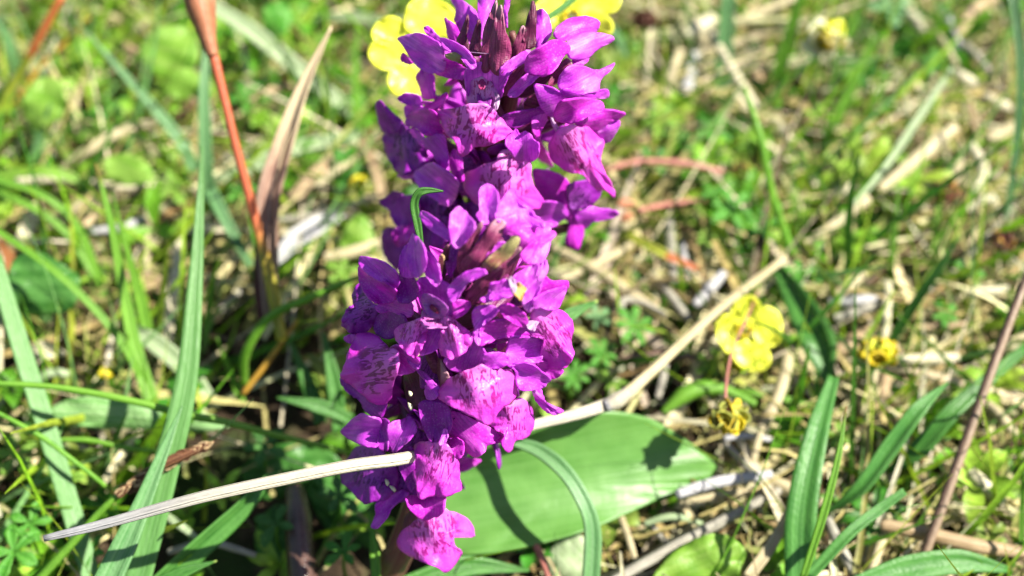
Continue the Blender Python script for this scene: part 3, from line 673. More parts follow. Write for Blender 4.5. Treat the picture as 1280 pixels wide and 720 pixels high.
floret(SF, rf, [
 ('H', 'sepal', .12, -.22, '562,462 555,450 566,444 578,438 591,421 603,434 608,446 598,459 588,464 578,466', dict(base=(578, 466), tip=(592, 424), arch=.06, db=.05)),
 ('P', 'sepal', -.06, 0, '599,432 593,426 592,416 595,407 599,412 601,422'),
 ('S', 'sepal', -.02, -.1, '608,459 603,450 604,443 620,440 634,443 635,455 620,461'),
 ('L', 'lip', -.28, .16, '602,456 614,461 635,461 644,472 646,488 639,503 625,512 614,531 600,527 586,519 563,507 552,501 548,492 554,481 566,470 580,464', dict(base=(598, 452), tip=(606, 530), arch=-.06))],
 'flower with the largest round striped lip, near the middle', (590, 460))
floret(SF, rf, [
 ('L', 'liplow', -.12, .16, '625,508 638,506 648,497 659,503 667,518 666,536 656,548 645,551 636,566 626,554 629,544 619,537 613,529 619,518', dict(base=(640, 500), tip=(637, 564))),
 ('P', 'petal', -.04, .16, '578,518 602,529 620,539 630,547 624,553 609,557 606,566 593,571 578,560 566,548 556,533 558,514', dict(base=(560, 520), tip=(600, 568))),
 ('P', 'shade', .1, -.1, '545,552 538,552 528,532 523,505 540,500 560,508 565,533 555,548')], None, (600, 520))
floret(SF, rf, [
 ('S', 'sepal', .04, -.2, '654,372 649,362 643,353 642,346 653,337 667,331 674,329 672,343 662,358', dict(tip=(672, 330))),
 ('S', 'sepal', -.02, -.2, '664,390 657,388 653,377 659,362 672,344 677,329 683,325 685,337 679,349 676,361 669,376', dict(tip=(682, 327))),
 ('P', 'petal', .04, .1, '672,368 666,359 674,347 680,344 692,351 709,351 709,361 690,363', dict(tip=(709, 354))),
 ('P', 'sepal', -.04, -.25, '676,385 667,386 666,375 680,366 693,361 708,358 704,373 697,386 685,388', dict(tip=(706, 360))),
 ('A', 'anther', -.3, .05, '647,372 642,367 641,356 648,353 656,358 658,363 654,369 652,377'),
 ('A', 'white', -.26, .0, '643,369 639,362 636,350 639,346 644,352 645,366'),
 ('L', 'liplow', -.16, .22, '668,387 685,384 703,389 712,397 717,410 714,428 717,445 711,456 702,462 687,460 676,450 676,438 679,425 667,420 659,413 654,407 662,398', dict(base=(664, 398), tip=(706, 460))),
 ('T', 'white', -.2, .0, '664,398 670,392 678,392 678,399 671,406 668,414 661,412 658,406')],
 'right flower with a folded striped lip and a withered orange anther', (665, 385))
floret(SF, rf, [
 ('S', 'sepal', -.12, -.15, '562,377 559,368 560,359 573,346 590,337 605,336 608,342 594,347 584,355 576,368 568,377', dict(tip=(607, 339))),
 ('S', 'sepal', -.2, -.15, '604,378 600,374 610,367 612,356 622,352 634,349 641,358 643,368 627,374 612,377', dict(tip=(602, 376), base=(640, 360), ripple=.03)),
 ('P', 'petal', -.06, -.1, '566,388 567,376 585,376 588,384 580,393 568,398'),
 ('P', 'sepal', -.06, -.15, '597,415 591,403 591,390 600,382 617,382 623,388 614,399 603,408', dict(tip=(618, 384))),
 ('P', 'petal', -.12, -.1, '660,400 656,408 647,408 633,399 627,393 622,385 632,380 640,381 654,389'),
 ('O', 'petal', .0, -.15, '663,420 650,423 636,422 623,424 608,430 597,432 597,413 610,402 630,399 650,401 661,412', dict(tip=(598, 422), base=(662, 415))),
 ('H', 'sepal', .12, -.22, '676,452 660,455 650,455 636,458 631,447 635,430 640,420 663,421 680,426 679,440', dict(base=(676, 440), tip=(632, 450), arch=.06, db=.05))], None, (620, 400))
floret(SF, rf, [
 ('S', 'sepal', -.1, -.2, '643,462 635,457 649,453 667,456 680,466 689,474 684,479 680,484 667,488 652,488 645,480', dict(tip=(688, 476))),
 ('S', 'petal', -.02, -.1, '670,454 682,451 704,462 698,471 687,473 676,464'),
 ('L', 'sepal', -.04, .1, '665,483 675,484 679,496 685,506 694,511 704,513 702,516 692,518 682,514 672,503 666,492', dict(base=(668, 484), tip=(704, 514), centre=(678, 501)))], None, (650, 465))
floret(SF, rf, [
 ('L', 'liplow', -.30, .2, '497,463 493,478 490,493 483,504 473,505 462,501 450,491 442,483 432,477 426,471 426,466 432,455 435,440 441,427 450,416 468,418 479,427 487,434 497,438 499,448', dict(base=(505, 450), tip=(428, 462))),
 ('O', 'petal', .0, -.2, '520,463 507,468 495,468 493,452 487,436 498,431 511,443 524,448'),
 ('P', 'sepal', -.06, -.1, '524,461 516,459 509,450 522,446 526,450'),
 ('S', 'sepal', .0, .1, '520,462 532,466 543,478 551,487 544,499 534,499 531,488 533,477 528,470', dict(tip=(540, 499))),
 ('P', 'sepal', .05, 0, '441,429 434,428 430,422 438,418 448,420'),
 ('P', 'shade', .2, -.15, '480,518 470,524 457,514 451,503 441,495 429,485 426,472 443,481 463,499 483,503', dict(tip=(428, 474)))],
 'left flower with a glossy striped lip turned to the side', (515, 455))
floret(SF, rf, [
 ('S', 'sepal', -.05, -.25, '474,556 465,559 450,556 437,549 426,540 433,531 442,522 452,517 463,521 476,524 477,540', dict(base=(476, 542), tip=(427, 541), arch=-.1)),
 ('S', 'sepal', -.08, -.2, '518,526 521,534 518,543 509,553 502,559 495,565 490,564 485,552 484,535 490,527 503,524 512,520', dict(base=(512, 522), tip=(492, 565), arch=-.08)),
 ('O', 'shade', .06, -.2, '484,564 472,558 474,540 474,524 486,526 486,542'),
 ('L', 'lipshade', .05, .16, '481,565 493,580 499,593 496,608 490,618 478,626 465,628 455,630 446,621 438,613 429,605 426,595 428,583 437,569 450,557 468,557', dict(base=(478, 560), tip=(455, 630)))],
 'lower left flower with two lit sepals over a shaded lip', (490, 545))
floret(SF, rf, [
 ('L', 'liplow', -.2, .16, '548,552 558,553 564,562 570,572 574,585 575,598 577,611 566,618 551,621 540,620 528,624 522,620 521,608 516,595 514,580 517,566 519,557 525,552 538,551', dict(base=(552, 548), tip=(532, 624))),
 ('P', 'sepal', -.1, -.05, '549,556 553,540 558,535 560,546 555,556'),
 ('P', 'petal', -.04, -.1, '560,553 570,547 580,554 579,568 571,574 565,564'),
 ('P', 'shade', .1, 0, '505,600 498,580 503,562 516,560 520,600 515,615')], 'flower above the lowest one with a crinkled lip', (555, 550))
floret(SF, rf, [
 ('S', 'sepal', .05, -.2, '511,618 501,625 492,633 485,645 476,656 470,661 464,658 469,644 470,630 486,620 503,612', dict(base=(510, 616), tip=(466, 659))),
 ('H', 'petal', -.1, -.28, '556,631 552,643 540,648 528,650 517,642 509,631 508,621 522,619 540,617 556,619', dict(base=(534, 617), tip=(533, 650), arch=-.12)),
 ('L', 'lip', -.12, .16, '555,636 563,639 575,642 586,651 592,662 593,670 587,670 580,663 573,660 567,662 567,672 569,683 577,689 574,698 559,715 547,710 529,703 511,694 501,687 497,680 501,666 512,656 519,650 529,645 542,643', dict(base=(540, 636), tip=(557, 714), centre=(545, 672)))],
 'lowest flower with a pale spotted lip like an open wing', (530, 625))
for t, a, kk in ((.15, 2.6, .8), (.14, -2.6, .8), (.12, 3.5, .8), (.36, 2.2, .95), (.38, -2.3, .95), (.42, 3.1, .95), (.62, 2.2, 1), (.6, -2.0, 1), (.66, 3.2, 1), (.84, 2.8, .8), (.84, -2.8, .8)):
    generic_floret(SF, rf, t, a, kk * .9, ('petal', 'shade', 'lipshade'))
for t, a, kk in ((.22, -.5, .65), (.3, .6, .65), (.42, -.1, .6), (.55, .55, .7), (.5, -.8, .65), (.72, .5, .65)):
    generic_floret(SF, rf, t, a, kk, ('shade', 'shade', 'lipshade'), out=-.32)
for (x, y, dx, dy, ly) in ((513, 508, 3, 9, .1), (513, 492, 2, 6, .15), (492, 611, 5, 7, .1), (484, 603, 2, 8, .15)):
    V, Fc, uv = tube([P(x - dx, y - dy * .5, SF.surf(x, y) + ly), P(x, y, SF.surf(x, y) + ly - .03), P(x + dx * .3, y + dy * .5, SF.surf(x, y) + ly)], [.008, .022, .024, .008], 8, 8)
    mesh_obj('pollinium', V, Fc, M['pollen'], rf, uv)
# ------------------------------------------------------------------ other plants
def px2cm(wpx, p): return wpx / F * float((np.asarray(p) - CAM) @ FWD)
def line(name, mat, label, cat, path, wpx, kind='b', group=None, parent=None, roll=0, cup=.25, solid=.02, **kw):
    """one blade ('b') or one round stalk ('t') through photo points (x, y, height or distance); widths in photo pixels"""
    pp = [P(*q) for q in path]
    mid = pp[len(pp) // 2]; ws = [px2cm(v, mid) for v in (wpx if isinstance(wpx, (list, tuple)) else [wpx])]
    if len(ws) == 1: ws = [ws[0] * .9, ws[0], ws[0], ws[0] * .85, ws[0] * .5, ws[0] * .1] if kind == 'b' else [ws[0], ws[0]]
    SEED[0] += 1
    if kind == 'b': V, Fc, uv = ribbon(pp, ws, roll, cup, seed=SEED[0], **kw)
    else: V, Fc, uv = tube(pp, [v / 2 for v in ws], seed=SEED[0], **kw)
    o = mesh_obj(name, V, Fc, M[mat], parent, uv, origin=None if parent else pp[0], solid=solid if kind == 'b' else 0)
    if parent is None: tag(o, label, cat, group)
    elif label: o['label'] = label
    return o
GB = 'grass blades standing up around the orchids'
# left foreground
line('grass_leaf', 'glauc', 'broad grey-green grass blade standing upright left of the orchids, thin dark tip', 'grass blade',
     [(168, 735, 15.6), (203, 600, 15.7), (232, 480, 15.9), (244, 350, 16.2), (250, 250, 16.5), (252, 183, 16.6)], [34, 34, 30, 23, 15, 8, 1.5], group=GB, cup=.12, roll=12)
line('grass_leaf', 'glauc', 'wide grey-green blade at the left edge leaning down to the bottom', 'grass blade',
     [(118, 735, 16.4), (90, 640, 16.6), (60, 540, 16.7), (25, 430, 16.8), (-8, 320, 16.9)], [22, 24, 24, 24, 22, 18], group=GB, cup=.12, roll=-8)
line('grass_leaf', 'bluegr', 'narrow blue-green blade crossing behind the dead stalk, tip at its top right', 'grass blade',
     [(130, 735, 15.0), (165, 660, 15.1), (200, 575, 15.3), (228, 507, 15.5)], [34, 30, 20, 12, 1], group=GB, cup=.3, roll=10)
line('grass_leaf', 'deept', 'dark green blade rising from the bottom with a sunlit pointed tip under the dead stalk', 'grass blade',
     [(190, 740, 15.8), (250, 686, 15.9), (300, 640, 16.0), (332, 603, 16.0), (352, 589, 16.0)], [26, 28, 26, 20, 14, 1], group=GB, cup=.3, roll=-15)
line('grass_leaf', 'deept', 'short dark green blade tip low at the bottom edge, below the longer dark blade', 'grass blade',
     [(180, 740, 15.3), (230, 715, 15.4), (271, 701, 15.5)], [18, 14, 1], group=GB, cup=.3)
line('green_stem', 'vivid', 'round bright green stem running across from the left edge towards the orchid', 'stem',
     [(-10, 479, 16.0), (70, 484, 16.1), (160, 500, 16.2), (235, 519, 16.3), (285, 528, 16.4), (350, 545, 16.8), (440, 566, 17.4)], [7, 8, 9, 10, 9, 8, 7], 't')
line('green_stem', 'vividt', 'thin bright green stem slanting down from the left edge to the sedge', 'stem',
     [(-10, 512, 16.2), (50, 545, 16.3), (105, 586, 16.4), (147, 620, 16.6)], [5, 7, 6, 6], 't')
line('green_stem', 'vivid', 'thin yellow-green stem lying level behind the left grey-green blade', 'stem',
     [(55, 550, 16.9), (110, 550, 17.0), (160, 560, 17.1), (215, 566, 17.4)], [4, 7, 7, 5], 't')
# dead stalk across the front
dk = empty('dead_stalk', P(770, 502, 16.3)); tag(dk, 'long pale dead stalk lying slantwise across the whole scene in front of the lower flowers', 'dead stalk')
line('stalk', 'stalk', None, None, [(55, 673, 13.6), (130, 655, 13.65), (250, 622, 13.7), (360, 598, 13.8), (440, 582, 13.9), (500, 574, 14.1), (545, 564, 14.75), (600, 550, 15.5), (660, 533, 15.9), (720, 518, 16.1), (768, 503, 16.3)], [8, 12, 14.5, 15.5, 16, 16, 16, 15, 15, 15, 17, 20], 't', parent=dk, sides=14, n=70, squash=.6)
line('stalk', 'straw', None, None, [(766, 504, 16.3), (782, 494, 16.35), (830, 450, 16.9), (900, 385, 17.8), (982, 322, 18.8)], [20, 18, 14, 12, 12, 11], 't', parent=dk, sides=12, n=50, squash=.7)
line('node', 'stalk', None, None, [(756, 508, 16.22), (770, 501, 16.25), (785, 490, 16.3)], [16, 21, 14], 't', parent=dk, sides=12)
# straw that carries on beyond it
line('straw', 'straw', 'thick pale broken straw beyond the end of the long dead stalk', 'straw', [(1003, 304, 1.0), (1035, 287, 1.1), (1060, 266, 1.2), (1086, 247, 1.3)], [7, 12, 15, 15, 14], 't', squash=.5)
line('straw', 'straw', 'thickest pale straw on the right, next piece up from the broken one', 'straw', [(1098, 238, 1.2), (1130, 212, 1.3), (1160, 186, 1.4), (1195, 158, 1.5)], [11, 15, 18, 14], 't', squash=.5, wob=.08)
# the sedge
sg = empty('sedge', P(30, 745, 15.9)); tag(sg, 'sedge with a brown scaly spike pointing up to the right behind the grey-green blade', 'sedge')
line('stem', 'vivid', None, None, [(30, 745, 15.9), (85, 685, 15.8), (130, 635, 15.7), (160, 610, 15.65)], [12, 11, 9, 7], 't', parent=sg)
line('spikelet', 'sedge', None, None, [(140, 628, 15.7), (165, 603, 15.65), (205, 580, 15.6), (240, 564, 15.6), (268, 552, 15.6)], [3, 9, 13, 14, 10, 2], 't', parent=sg, n=30)
rg = np.random.RandomState(4)
for i in range(46):
    s = i / 45; a = P(145 + 110 * s, 622 - 62 * s - 6 * math.sin(s * 3), 15.62); off = rg.uniform(-1, 1)
    wv = .065 * (1 - .5 * abs(s - .5)); up2 = np.array([.0, .05, 1.0])
    q0 = a + up2 * off * wv + FWD * -.05 * (1 - abs(off)); dirv = P(268, 552, 15.6) - P(140, 626, 15.7); dirv /= np.linalg.norm(dirv)
    V, Fc, uv = ribbon([q0, q0 + dirv * .07 + up2 * off * .025, q0 + dirv * .16 + up2 * off * .04 - FWD * .015], [.04, .095, .07, .004], n=6, cup=.3)
    mesh_obj('scale', V, Fc, M['sedgel' if i % 3 == 0 else 'sedge'], sg, uv, solid=.008)
# red stalk and dried leaf
rs = empty('red_stalk', P(355, 420, 1.2)); tag(rs, 'red stalk with a swollen sheath on top, left of the orchids', 'stalk')
line('stem', 'redst', None, None, [(352, 425, 17.9), (340, 360, 17.8), (322, 285, 17.6), (298, 195, 17.3), (277, 110, 17.1), (262, 50, 17.0)], [14, 16, 14, 12, 11, 12, 15], 't', parent=rs, n=44)
line('sheath', 'redsh', None, None, [(266, 70, 16.98), (258, 40, 16.95), (250, 10, 16.9), (242, -20, 16.9)], [13, 22, 33, 32], 'b', parent=rs, cup=-.45)
line('sheath', 'redsh', None, None, [(264, 60, 17.05), (262, 30, 17.0), (262, -20, 17.0)], [10, 16, 12], 'b', parent=rs, cup=-.4)
dl = empty('dried_leaf', P(340, 400, 1.5)); tag(dl, 'dried brown curled leaf with a pale pointed tip beside the red stalk', 'dried leaf')
line('blade', 'driedlf', None, None, [(336, 400, 18.0), (335, 330, 17.9), (334, 255, 17.8), (352, 185, 17.7), (378, 110, 17.5), (414, 33, 17.3)], [12, 24, 30, 30, 24, 13, 1.5], parent=dl, cup=.5, roll=20)
line('blade', 'driedlf', None, None, [(342, 390, 18.1), (341, 300, 18.0), (346, 240, 17.9), (362, 180, 17.8), (380, 130, 17.6)], [8, 12, 11, 12, 2], parent=dl, cup=.6, roll=-30)
line('blade', 'driedbk', None, None, [(328, 410, 18.05), (322, 350, 18.0), (322, 290, 17.95)], [8, 10, 7, 2], parent=dl, cup=.4)
# more blades on the left
line('grass_leaf', 'vividt', 'bright green upright blade with a dark tip, left of the broad grey-green blade', 'grass blade', [(190, 505, .9), (168, 430, 1.5), (152, 350, 2.2), (137, 270, 3.0), (119, 204, 3.6)], [18, 17, 14, 10, 7, 1], group=GB)
line('grass_leaf', 'vivid', 'bright green blade growing from the same tuft as the dark-tipped upright one', 'grass blade', [(186, 420, .9), (172, 360, 1.6), (158, 310, 2.2), (140, 240, 2.9)], [15, 14, 9, 5, 1], group=GB)
line('grass_leaf', 'vivid', 'long bright green blade arching from the left edge down to the grass tuft', 'grass blade', [(192, 505, .8), (160, 440, 1.5), (120, 388, 2.0), (60, 332, 2.5), (-10, 284, 2.8)], [9, 10, 9, 8, 7], group=GB)
line('grass_leaf', 'vivid', 'curved lime blade sweeping from the left edge over the pale litter', 'grass blade', [(128, 360, .9), (98, 285, 1.8), (55, 245, 2.3), (-10, 222, 2.5)], [9, 9, 8, 7], group=GB)
line('grass_leaf', 'vivid', 'second lime blade below the curved one, ending in the tuft', 'grass blade', [(130, 370, .7), (95, 305, 1.3), (45, 262, 1.8), (-5, 240, 2.0)], [9, 10, 9, 8], group=GB)
line('grass_leaf', 'bluegr', 'blue-green blade slanting down from the upper left with a fine tip', 'grass blade', [(243, 215, .9), (228, 180, 1.3), (190, 132, 1.8), (140, 76, 2.4), (98, 28, 3.0)], [14, 15, 14, 10, 5, 1], group=GB)
line('grass_leaf', 'bluegr', 'upright blue-green blade just left of the red stalk', 'grass blade', [(262, 265, 1.3), (257, 200, 2.2), (255, 120, 3.0), (258, 45, 3.6)], [16, 17, 16, 13, 3], group=GB, roll=15)
line('grass_leaf', 'bluegr', 'bent blue-green blade leaning down to the foot of the red stalk', 'grass blade', [(262, 235, 1.8), (275, 262, 1.7), (295, 300, 1.4), (316, 336, 1.0)], [16, 17, 14, 12, 9], group=GB, roll=-15)
line('grass_stalk', 'redgr', 'stalk at the upper left, green below and rusty red above its joint', 'stalk', [(-8, 150, 1.0), (20, 100, 1.7), (45, 55, 2.4), (78, -6, 3.2)], [11, 11, 10, 9], 't')
line('grass_stalk', 'orange', 'thin brownish stalk beside the red and green one at the upper left', 'stalk', [(5, 150, .6), (45, 90, 1.2), (90, 45, 1.8), (112, 22, 2.2)], [6, 7, 6, 3], 't')
line('grass_leaf', 'palegr', 'out of focus pale green blade slanting across behind the red stalk', 'grass blade', [(262, 5, 2.6), (310, 35, 2.2), (360, 75, 1.6), (440, 140, .8)], [14, 19, 20, 18], group=GB)
line('grass_leaf', 'palegr', 'pale green blade lying behind the dried leaf', 'grass blade', [(270, 228, .7), (320, 205, .9), (380, 182, 1.0), (455, 168, 1.0)], [14, 18, 16, 14], group=GB)
line('grass_leaf', 'palegr', 'pale bluish blade near the top, left of the yellow flower', 'grass blade', [(390, 28, .8), (430, 20, 1.0), (478, 26, 1.0)], [8, 12, 12, 8], group=GB)
line('grass_leaf', 'vivid', 'upright blurred green blade between the dried leaf and the orchids', 'grass blade', [(450, 190, .6), (445, 110, 1.5), (446, 30, 2.4)], [10, 10, 8, 2], group=GB)
line('grass_leaf', 'bluegr', 'faint blue-green blade at the top left corner', 'grass blade', [(22, 100, .6), (12, 55, 1.3), (-4, 20, 1.8)], [14, 14, 8], group=GB)
line('grass_leaf', 'bluegr', 'short blue-green blade tip pointing up near the left edge', 'grass blade', [(42, 200, .9), (50, 170, 1.3), (63, 130, 1.9)], [10, 9, 2], group=GB)
line('grass_leaf', 'lime', 'green blade with a reddish back lying across the left litter', 'grass blade', [(-10, 220, 1.3), (50, 213, 1.4), (90, 222, 1.2), (128, 240, .9)], [9, 13, 12, 6], group=GB)
line('green_stem', 'vivid', 'dark green stem arching left from behind the front orchid', 'stem', [(305, 480, .9), (308, 440, 1.6), (338, 396, 2.2), (392, 370, 2.6), (450, 345, 2.8)], [11, 12, 11, 9, 5], 't')
line('thin_stem', 'orange', 'thin orange-brown stem slanting under the arching green stem', 'stem', [(303, 493, .8), (340, 445, 1.3), (372, 400, 1.8)], [7, 7, 4], 't')
line('grass_leaf', 'vivid', 'small pointed green shoot right of the broad grey-green blade', 'grass blade', [(303, 505, .6), (290, 470, 1.0), (271, 422, 1.6)], [10, 8, 1], group=GB)
line('grass_leaf', 'vivid', 'narrow green blade close behind the right side of the broad grey-green blade', 'grass blade', [(255, 440, .6), (262, 380, 1.2), (272, 320, 2.0)], [8, 8, 2], group=GB)
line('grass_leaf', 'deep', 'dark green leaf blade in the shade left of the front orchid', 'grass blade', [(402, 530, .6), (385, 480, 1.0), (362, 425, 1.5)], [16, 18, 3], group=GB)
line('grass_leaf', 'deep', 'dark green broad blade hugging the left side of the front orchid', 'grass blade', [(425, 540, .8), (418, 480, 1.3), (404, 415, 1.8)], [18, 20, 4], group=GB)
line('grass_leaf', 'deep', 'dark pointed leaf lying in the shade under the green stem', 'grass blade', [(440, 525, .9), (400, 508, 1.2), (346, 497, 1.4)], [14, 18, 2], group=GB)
line('grass_leaf', 'vivid', 'green leaf standing beside the stem of the front orchid', 'grass blade', [(470, 735, 15.9), (468, 690, 16.0), (461, 640, 16.3)], [12, 14, 2], group=GB, roll=30)
line('grass_leaf', 'deep', 'dark green blade at the bottom edge under the lowest flower', 'grass blade', [(500, 735, 16.2), (580, 708, 16.4), (662, 713, 16.6)], [24, 28, 3], group=GB)
line('grass_leaf', 'palegr', 'pale broad leaf blade lying behind the grey-green blade', 'grass blade', [(160, 408, 1.0), (196, 430, 1.0), (236, 465, .9), (265, 500, .7)], [14, 24, 22, 12], group=GB)
line('brown_pod', 'pod', 'glossy dark brown pod standing in the shade at the bottom', 'pod', [(382, 745, 16.6), (376, 700, 16.9), (372, 650, 17.3), (368, 610, 17.7)], [36, 37, 36, 34, 24], 't')
# white and brown dead leaves on the left
line('dead_leaf', 'strawb', 'white dead leaf hanging down behind the broad grey-green blade', 'dead leaf', [(222, 285, 1.0), (222, 340, 1.0), (213, 385, .9), (208, 435, .8)], [10, 18, 18, 16, 10], wave=.4)
line('dead_leaf', 'strawb', 'short white dead leaf lying near the left edge', 'dead leaf', [(32, 440, .8), (55, 438, .9), (82, 442, .8)], [14, 26, 3])
line('dead_leaf', 'strawb', 'bright cream chip of dead leaf above the left blades', 'dead leaf', [(48, 255, .8), (38, 275, .8), (26, 302, .7)], [12, 20, 12])
line('dead_leaf', 'lavgrey', 'grey dead leaf shining below the pale straws left of the orchids', 'dead leaf', [(343, 328, .8), (370, 298, 1.0), (400, 280, 1.0), (432, 264, .8)], [12, 24, 22, 10])
line('dead_leaf', 'strawt', 'brown dead leaf curving behind the grey-green blade', 'dead leaf', [(140, 342, .9), (190, 352, .9), (235, 372, .8), (275, 400, .5)], [10, 20, 18, 6])
line('dead_leaf', 'strawt', 'tan curled dead leaf close to the left side of the rear orchid', 'dead leaf', [(450, 172, 1.2), (468, 205, 1.2), (478, 248, .9)], [8, 14, 10])
line('red_leaf', 'redleaf', 'orange-red leaf at the left edge behind the wide blade', 'leaf', [(0, 300, 1.6), (16, 335, 1.5), (20, 395, 1.2)], [8, 16, 8])
V, Fc, uv = sheet(pts('60,515 90,498 140,496 190,505 240,512 290,530 250,540 190,536 130,534 85,530'), lambda x, y, v: 17.4 + .2 * v, fold=.15, ripple=.04, seed=5)
tag(mesh_obj('leaf', V, Fc, M['wrink'], None, uv, solid=.03), 'wrinkled light green leaf lying flat under the round green stem', 'leaf')
V, Fc, uv = sheet(pts('10,350 20,322 50,316 85,335 100,350 90,385 50,395 20,385'), lambda x, y, v: 18.6, fold=.15, ripple=.05, seed=6)
tag(mesh_obj('leaf', V, Fc, M['deep'], None, uv, solid=.03), 'dark green rounded leaf near the left edge beside the red leaf', 'leaf')
for pt, mat, lab, d in (('30,120 50,98 75,102 82,130 70,152 45,158 30,145', 'lime', 'blurred round green leaf under the upper left stalk', 21.5),
        ('175,60 205,32 240,40 248,75 225,98 190,92', 'lime', 'bright blurred leaf between the blue-green blades at the top left', 22.5),
        ('205,100 225,85 248,92 250,112 230,125 210,118', 'lime', 'small bright leaf under the larger one at the top left', 22),
        ('130,200 160,192 185,205 190,225 160,232 135,222', 'lime', 'lime leaf lying above the pale straw on the left', 20.5),
        ('330,10 355,2 365,25 350,45 332,35', 'lfgreen', 'blurred green leaf near the top, right of the red stalk', 23),
        ('690,685 715,668 740,678 748,705 735,735 700,735 685,712', 'palegr', 'yellowish pale leaf beneath the broad orchid leaf', 17.1),
        ('818,735 830,702 858,680 890,667 915,672 932,690 925,712 915,735', 'lime', 'bright green leaf at the bottom edge right of the arching blade', 16.4),
        ('425,300 445,268 462,280 468,310 450,330 432,320', 'lime', 'pale green leaf between the straws beside the rear orchid', 20.5),
        ('1195,632 1215,628 1228,650 1220,668 1203,662', 'lfgreen', 'shiny green leaf in the lower right litter', 19.5),
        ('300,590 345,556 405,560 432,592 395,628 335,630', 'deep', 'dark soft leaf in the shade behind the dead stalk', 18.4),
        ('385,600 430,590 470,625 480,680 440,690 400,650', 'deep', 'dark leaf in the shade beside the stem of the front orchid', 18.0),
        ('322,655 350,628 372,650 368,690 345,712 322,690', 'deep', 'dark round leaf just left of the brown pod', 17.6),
        ('1250,440 1285,430 1285,490 1255,488 1245,465', 'lime', 'bright lime leaf at the right edge', 20.0)):
    V, Fc, uv = sheet(pts(pt), lambda x, y, v, d=d: d - .1 * v, fold=.12, ripple=.05, seed=len(lab))
    tag(mesh_obj('leaf', V, Fc, M[mat], None, uv, solid=.03), lab, 'leaf')
# blades near the orchids
line('grass_leaf', 'bluegr', 'blue-green blade arching over the broad orchid leaf and bending down', 'grass blade',
     [(640, 552, 16.3), (672, 562, 16.2), (705, 588, 16.0), (729, 625, 15.9), (741, 665, 15.9), (738, 735, 16.0)], [10, 17, 20, 19, 19, 22, 22], group=GB, cup=.2, roll=10, n=60)
line('grass_leaf', 'deep', 'hooked dark green blade tip bent over beside the rear orchid', 'grass blade',
     [(527, 308, 14.0), (522, 280, 13.95), (518, 255, 13.9), (524, 241, 13.85), (537, 238, 13.85), (554, 239, 13.85)], [5, 9, 10, 9, 9, 6, 1], group=GB, cup=.35, n=50)
line('grass_leaf', 'deept', 'green blade tip poking out behind the right side of the front orchid', 'grass blade', [(680, 412, 15.9), (715, 392, 16.1), (747, 376, 16.3)], [18, 16, 3], group=GB)
line('grass_leaf', 'deep', 'dark green blade across the yellow flower at the top', 'grass blade', [(675, 28, 16.4), (700, 12, 16.6), (722, -6, 16.8)], [7, 8, 8], group=GB)
line('grass_leaf', 'bluegr', 'curved blue-green blade right of the top yellow flower', 'grass blade', [(748, 20, 1.8), (768, 40, 1.6), (784, 72, 1.2)], [6, 9, 5], group=GB)
line('spider_thread', 'white', 'fine spider thread stretched between the top bracts', 'thread', [(585, 65, 14.0), (610, 67, 13.9), (635, 68, 13.95)], [.8, .8], 't')
# right side blades
line('grass_leaf', 'bluegr', 'tall blurred blue-green blade above the bent bright straw', 'grass blade', [(900, 130, .5), (905, 70, 1.3), (911, -8, 2.3)], [20, 20, 16], group=GB)
line('grass_leaf', 'vivid', 'bright vivid blade left of the withered flower at the top', 'grass blade', [(968, 112, .5), (985, 50, 1.4), (1003, -8, 2.2)], [18, 15, 10], group=GB)
line('grass_leaf', 'vivid', 'vivid green blade slanting up to the right of the withered top flower', 'grass blade', [(1030, 180, .4), (1062, 115, 1.2), (1092, 45, 2.0)], [14, 13, 4], group=GB)
line('grass_leaf', 'vivid', 'short vivid blade parallel to and right of the slanting one', 'grass blade', [(1062, 178, .4), (1085, 140, .9), (1112, 92, 1.5)], [12, 12, 3], group=GB)
line('grass_leaf', 'vivid', 'green blade at the top edge above the withered flower', 'grass blade', [(1060, 50, .8), (1072, 20, 1.2), (1082, -8, 1.6)], [12, 12, 9], group=GB)
line('grass_leaf', 'bluegr', 'long blue-green blade hanging down along the right edge', 'grass blade', [(1257, 278, 1.0), (1270, 190, 1.9), (1277, 90, 2.9), (1266, -8, 3.8)], [4, 10, 11, 12], group=GB)
line('green_stem', 'vivid', 'olive green stem rising to the left of the broken straws', 'stem', [(990, 318, 1.2), (966, 245, 2.0), (950, 170, 2.8), (930, 110, 3.2)], [12, 10, 9, 6], 't')
line('green_stem', 'deep', 'thin dark stem holding up the withered flower at the top', 'stem', [(945, 140, .9), (985, 100, 1.4), (1020, 72, 1.8)], [5, 6, 6], 't')
line('grass_leaf', 'palegr', 'pale green stem leaning across the right litter', 'grass blade', [(1064, 258, 1.3), (1105, 210, 1.6), (1150, 145, 2.0), (1190, 85, 2.4)], [6, 9, 9, 5], group=GB)
line('grass_leaf', 'vivid', 'thin upright green blade right of the broken straws', 'grass blade', [(1113, 355, .6), (1118, 290, 1.3), (1124, 228, 1.9)], [7, 7, 2], group=GB)
line('grass_leaf', 'lime', 'pale upright stem under the brown seed head', 'grass blade', [(1165, 345, .6), (1170, 300, 1.0), (1172, 258, 1.4)], [8, 9, 5], group=GB)
line('grass_leaf', 'deep', 'pointed dark green blade above the golden withered flower', 'grass blade', [(1112, 430, .9), (1140, 385, 1.5), (1170, 340, 2.1), (1198, 298, 2.6)], [10, 12, 10, 1], group=GB)
line('dark_stem', 'twig', 'dark brown bare stem slanting up the right edge', 'stem', [(1138, 740, 16.3), (1175, 640, 16.4), (1215, 530, 16.6), (1255, 420, 16.8), (1290, 330, 17.0)], [12, 13, 13, 12, 11], 't')
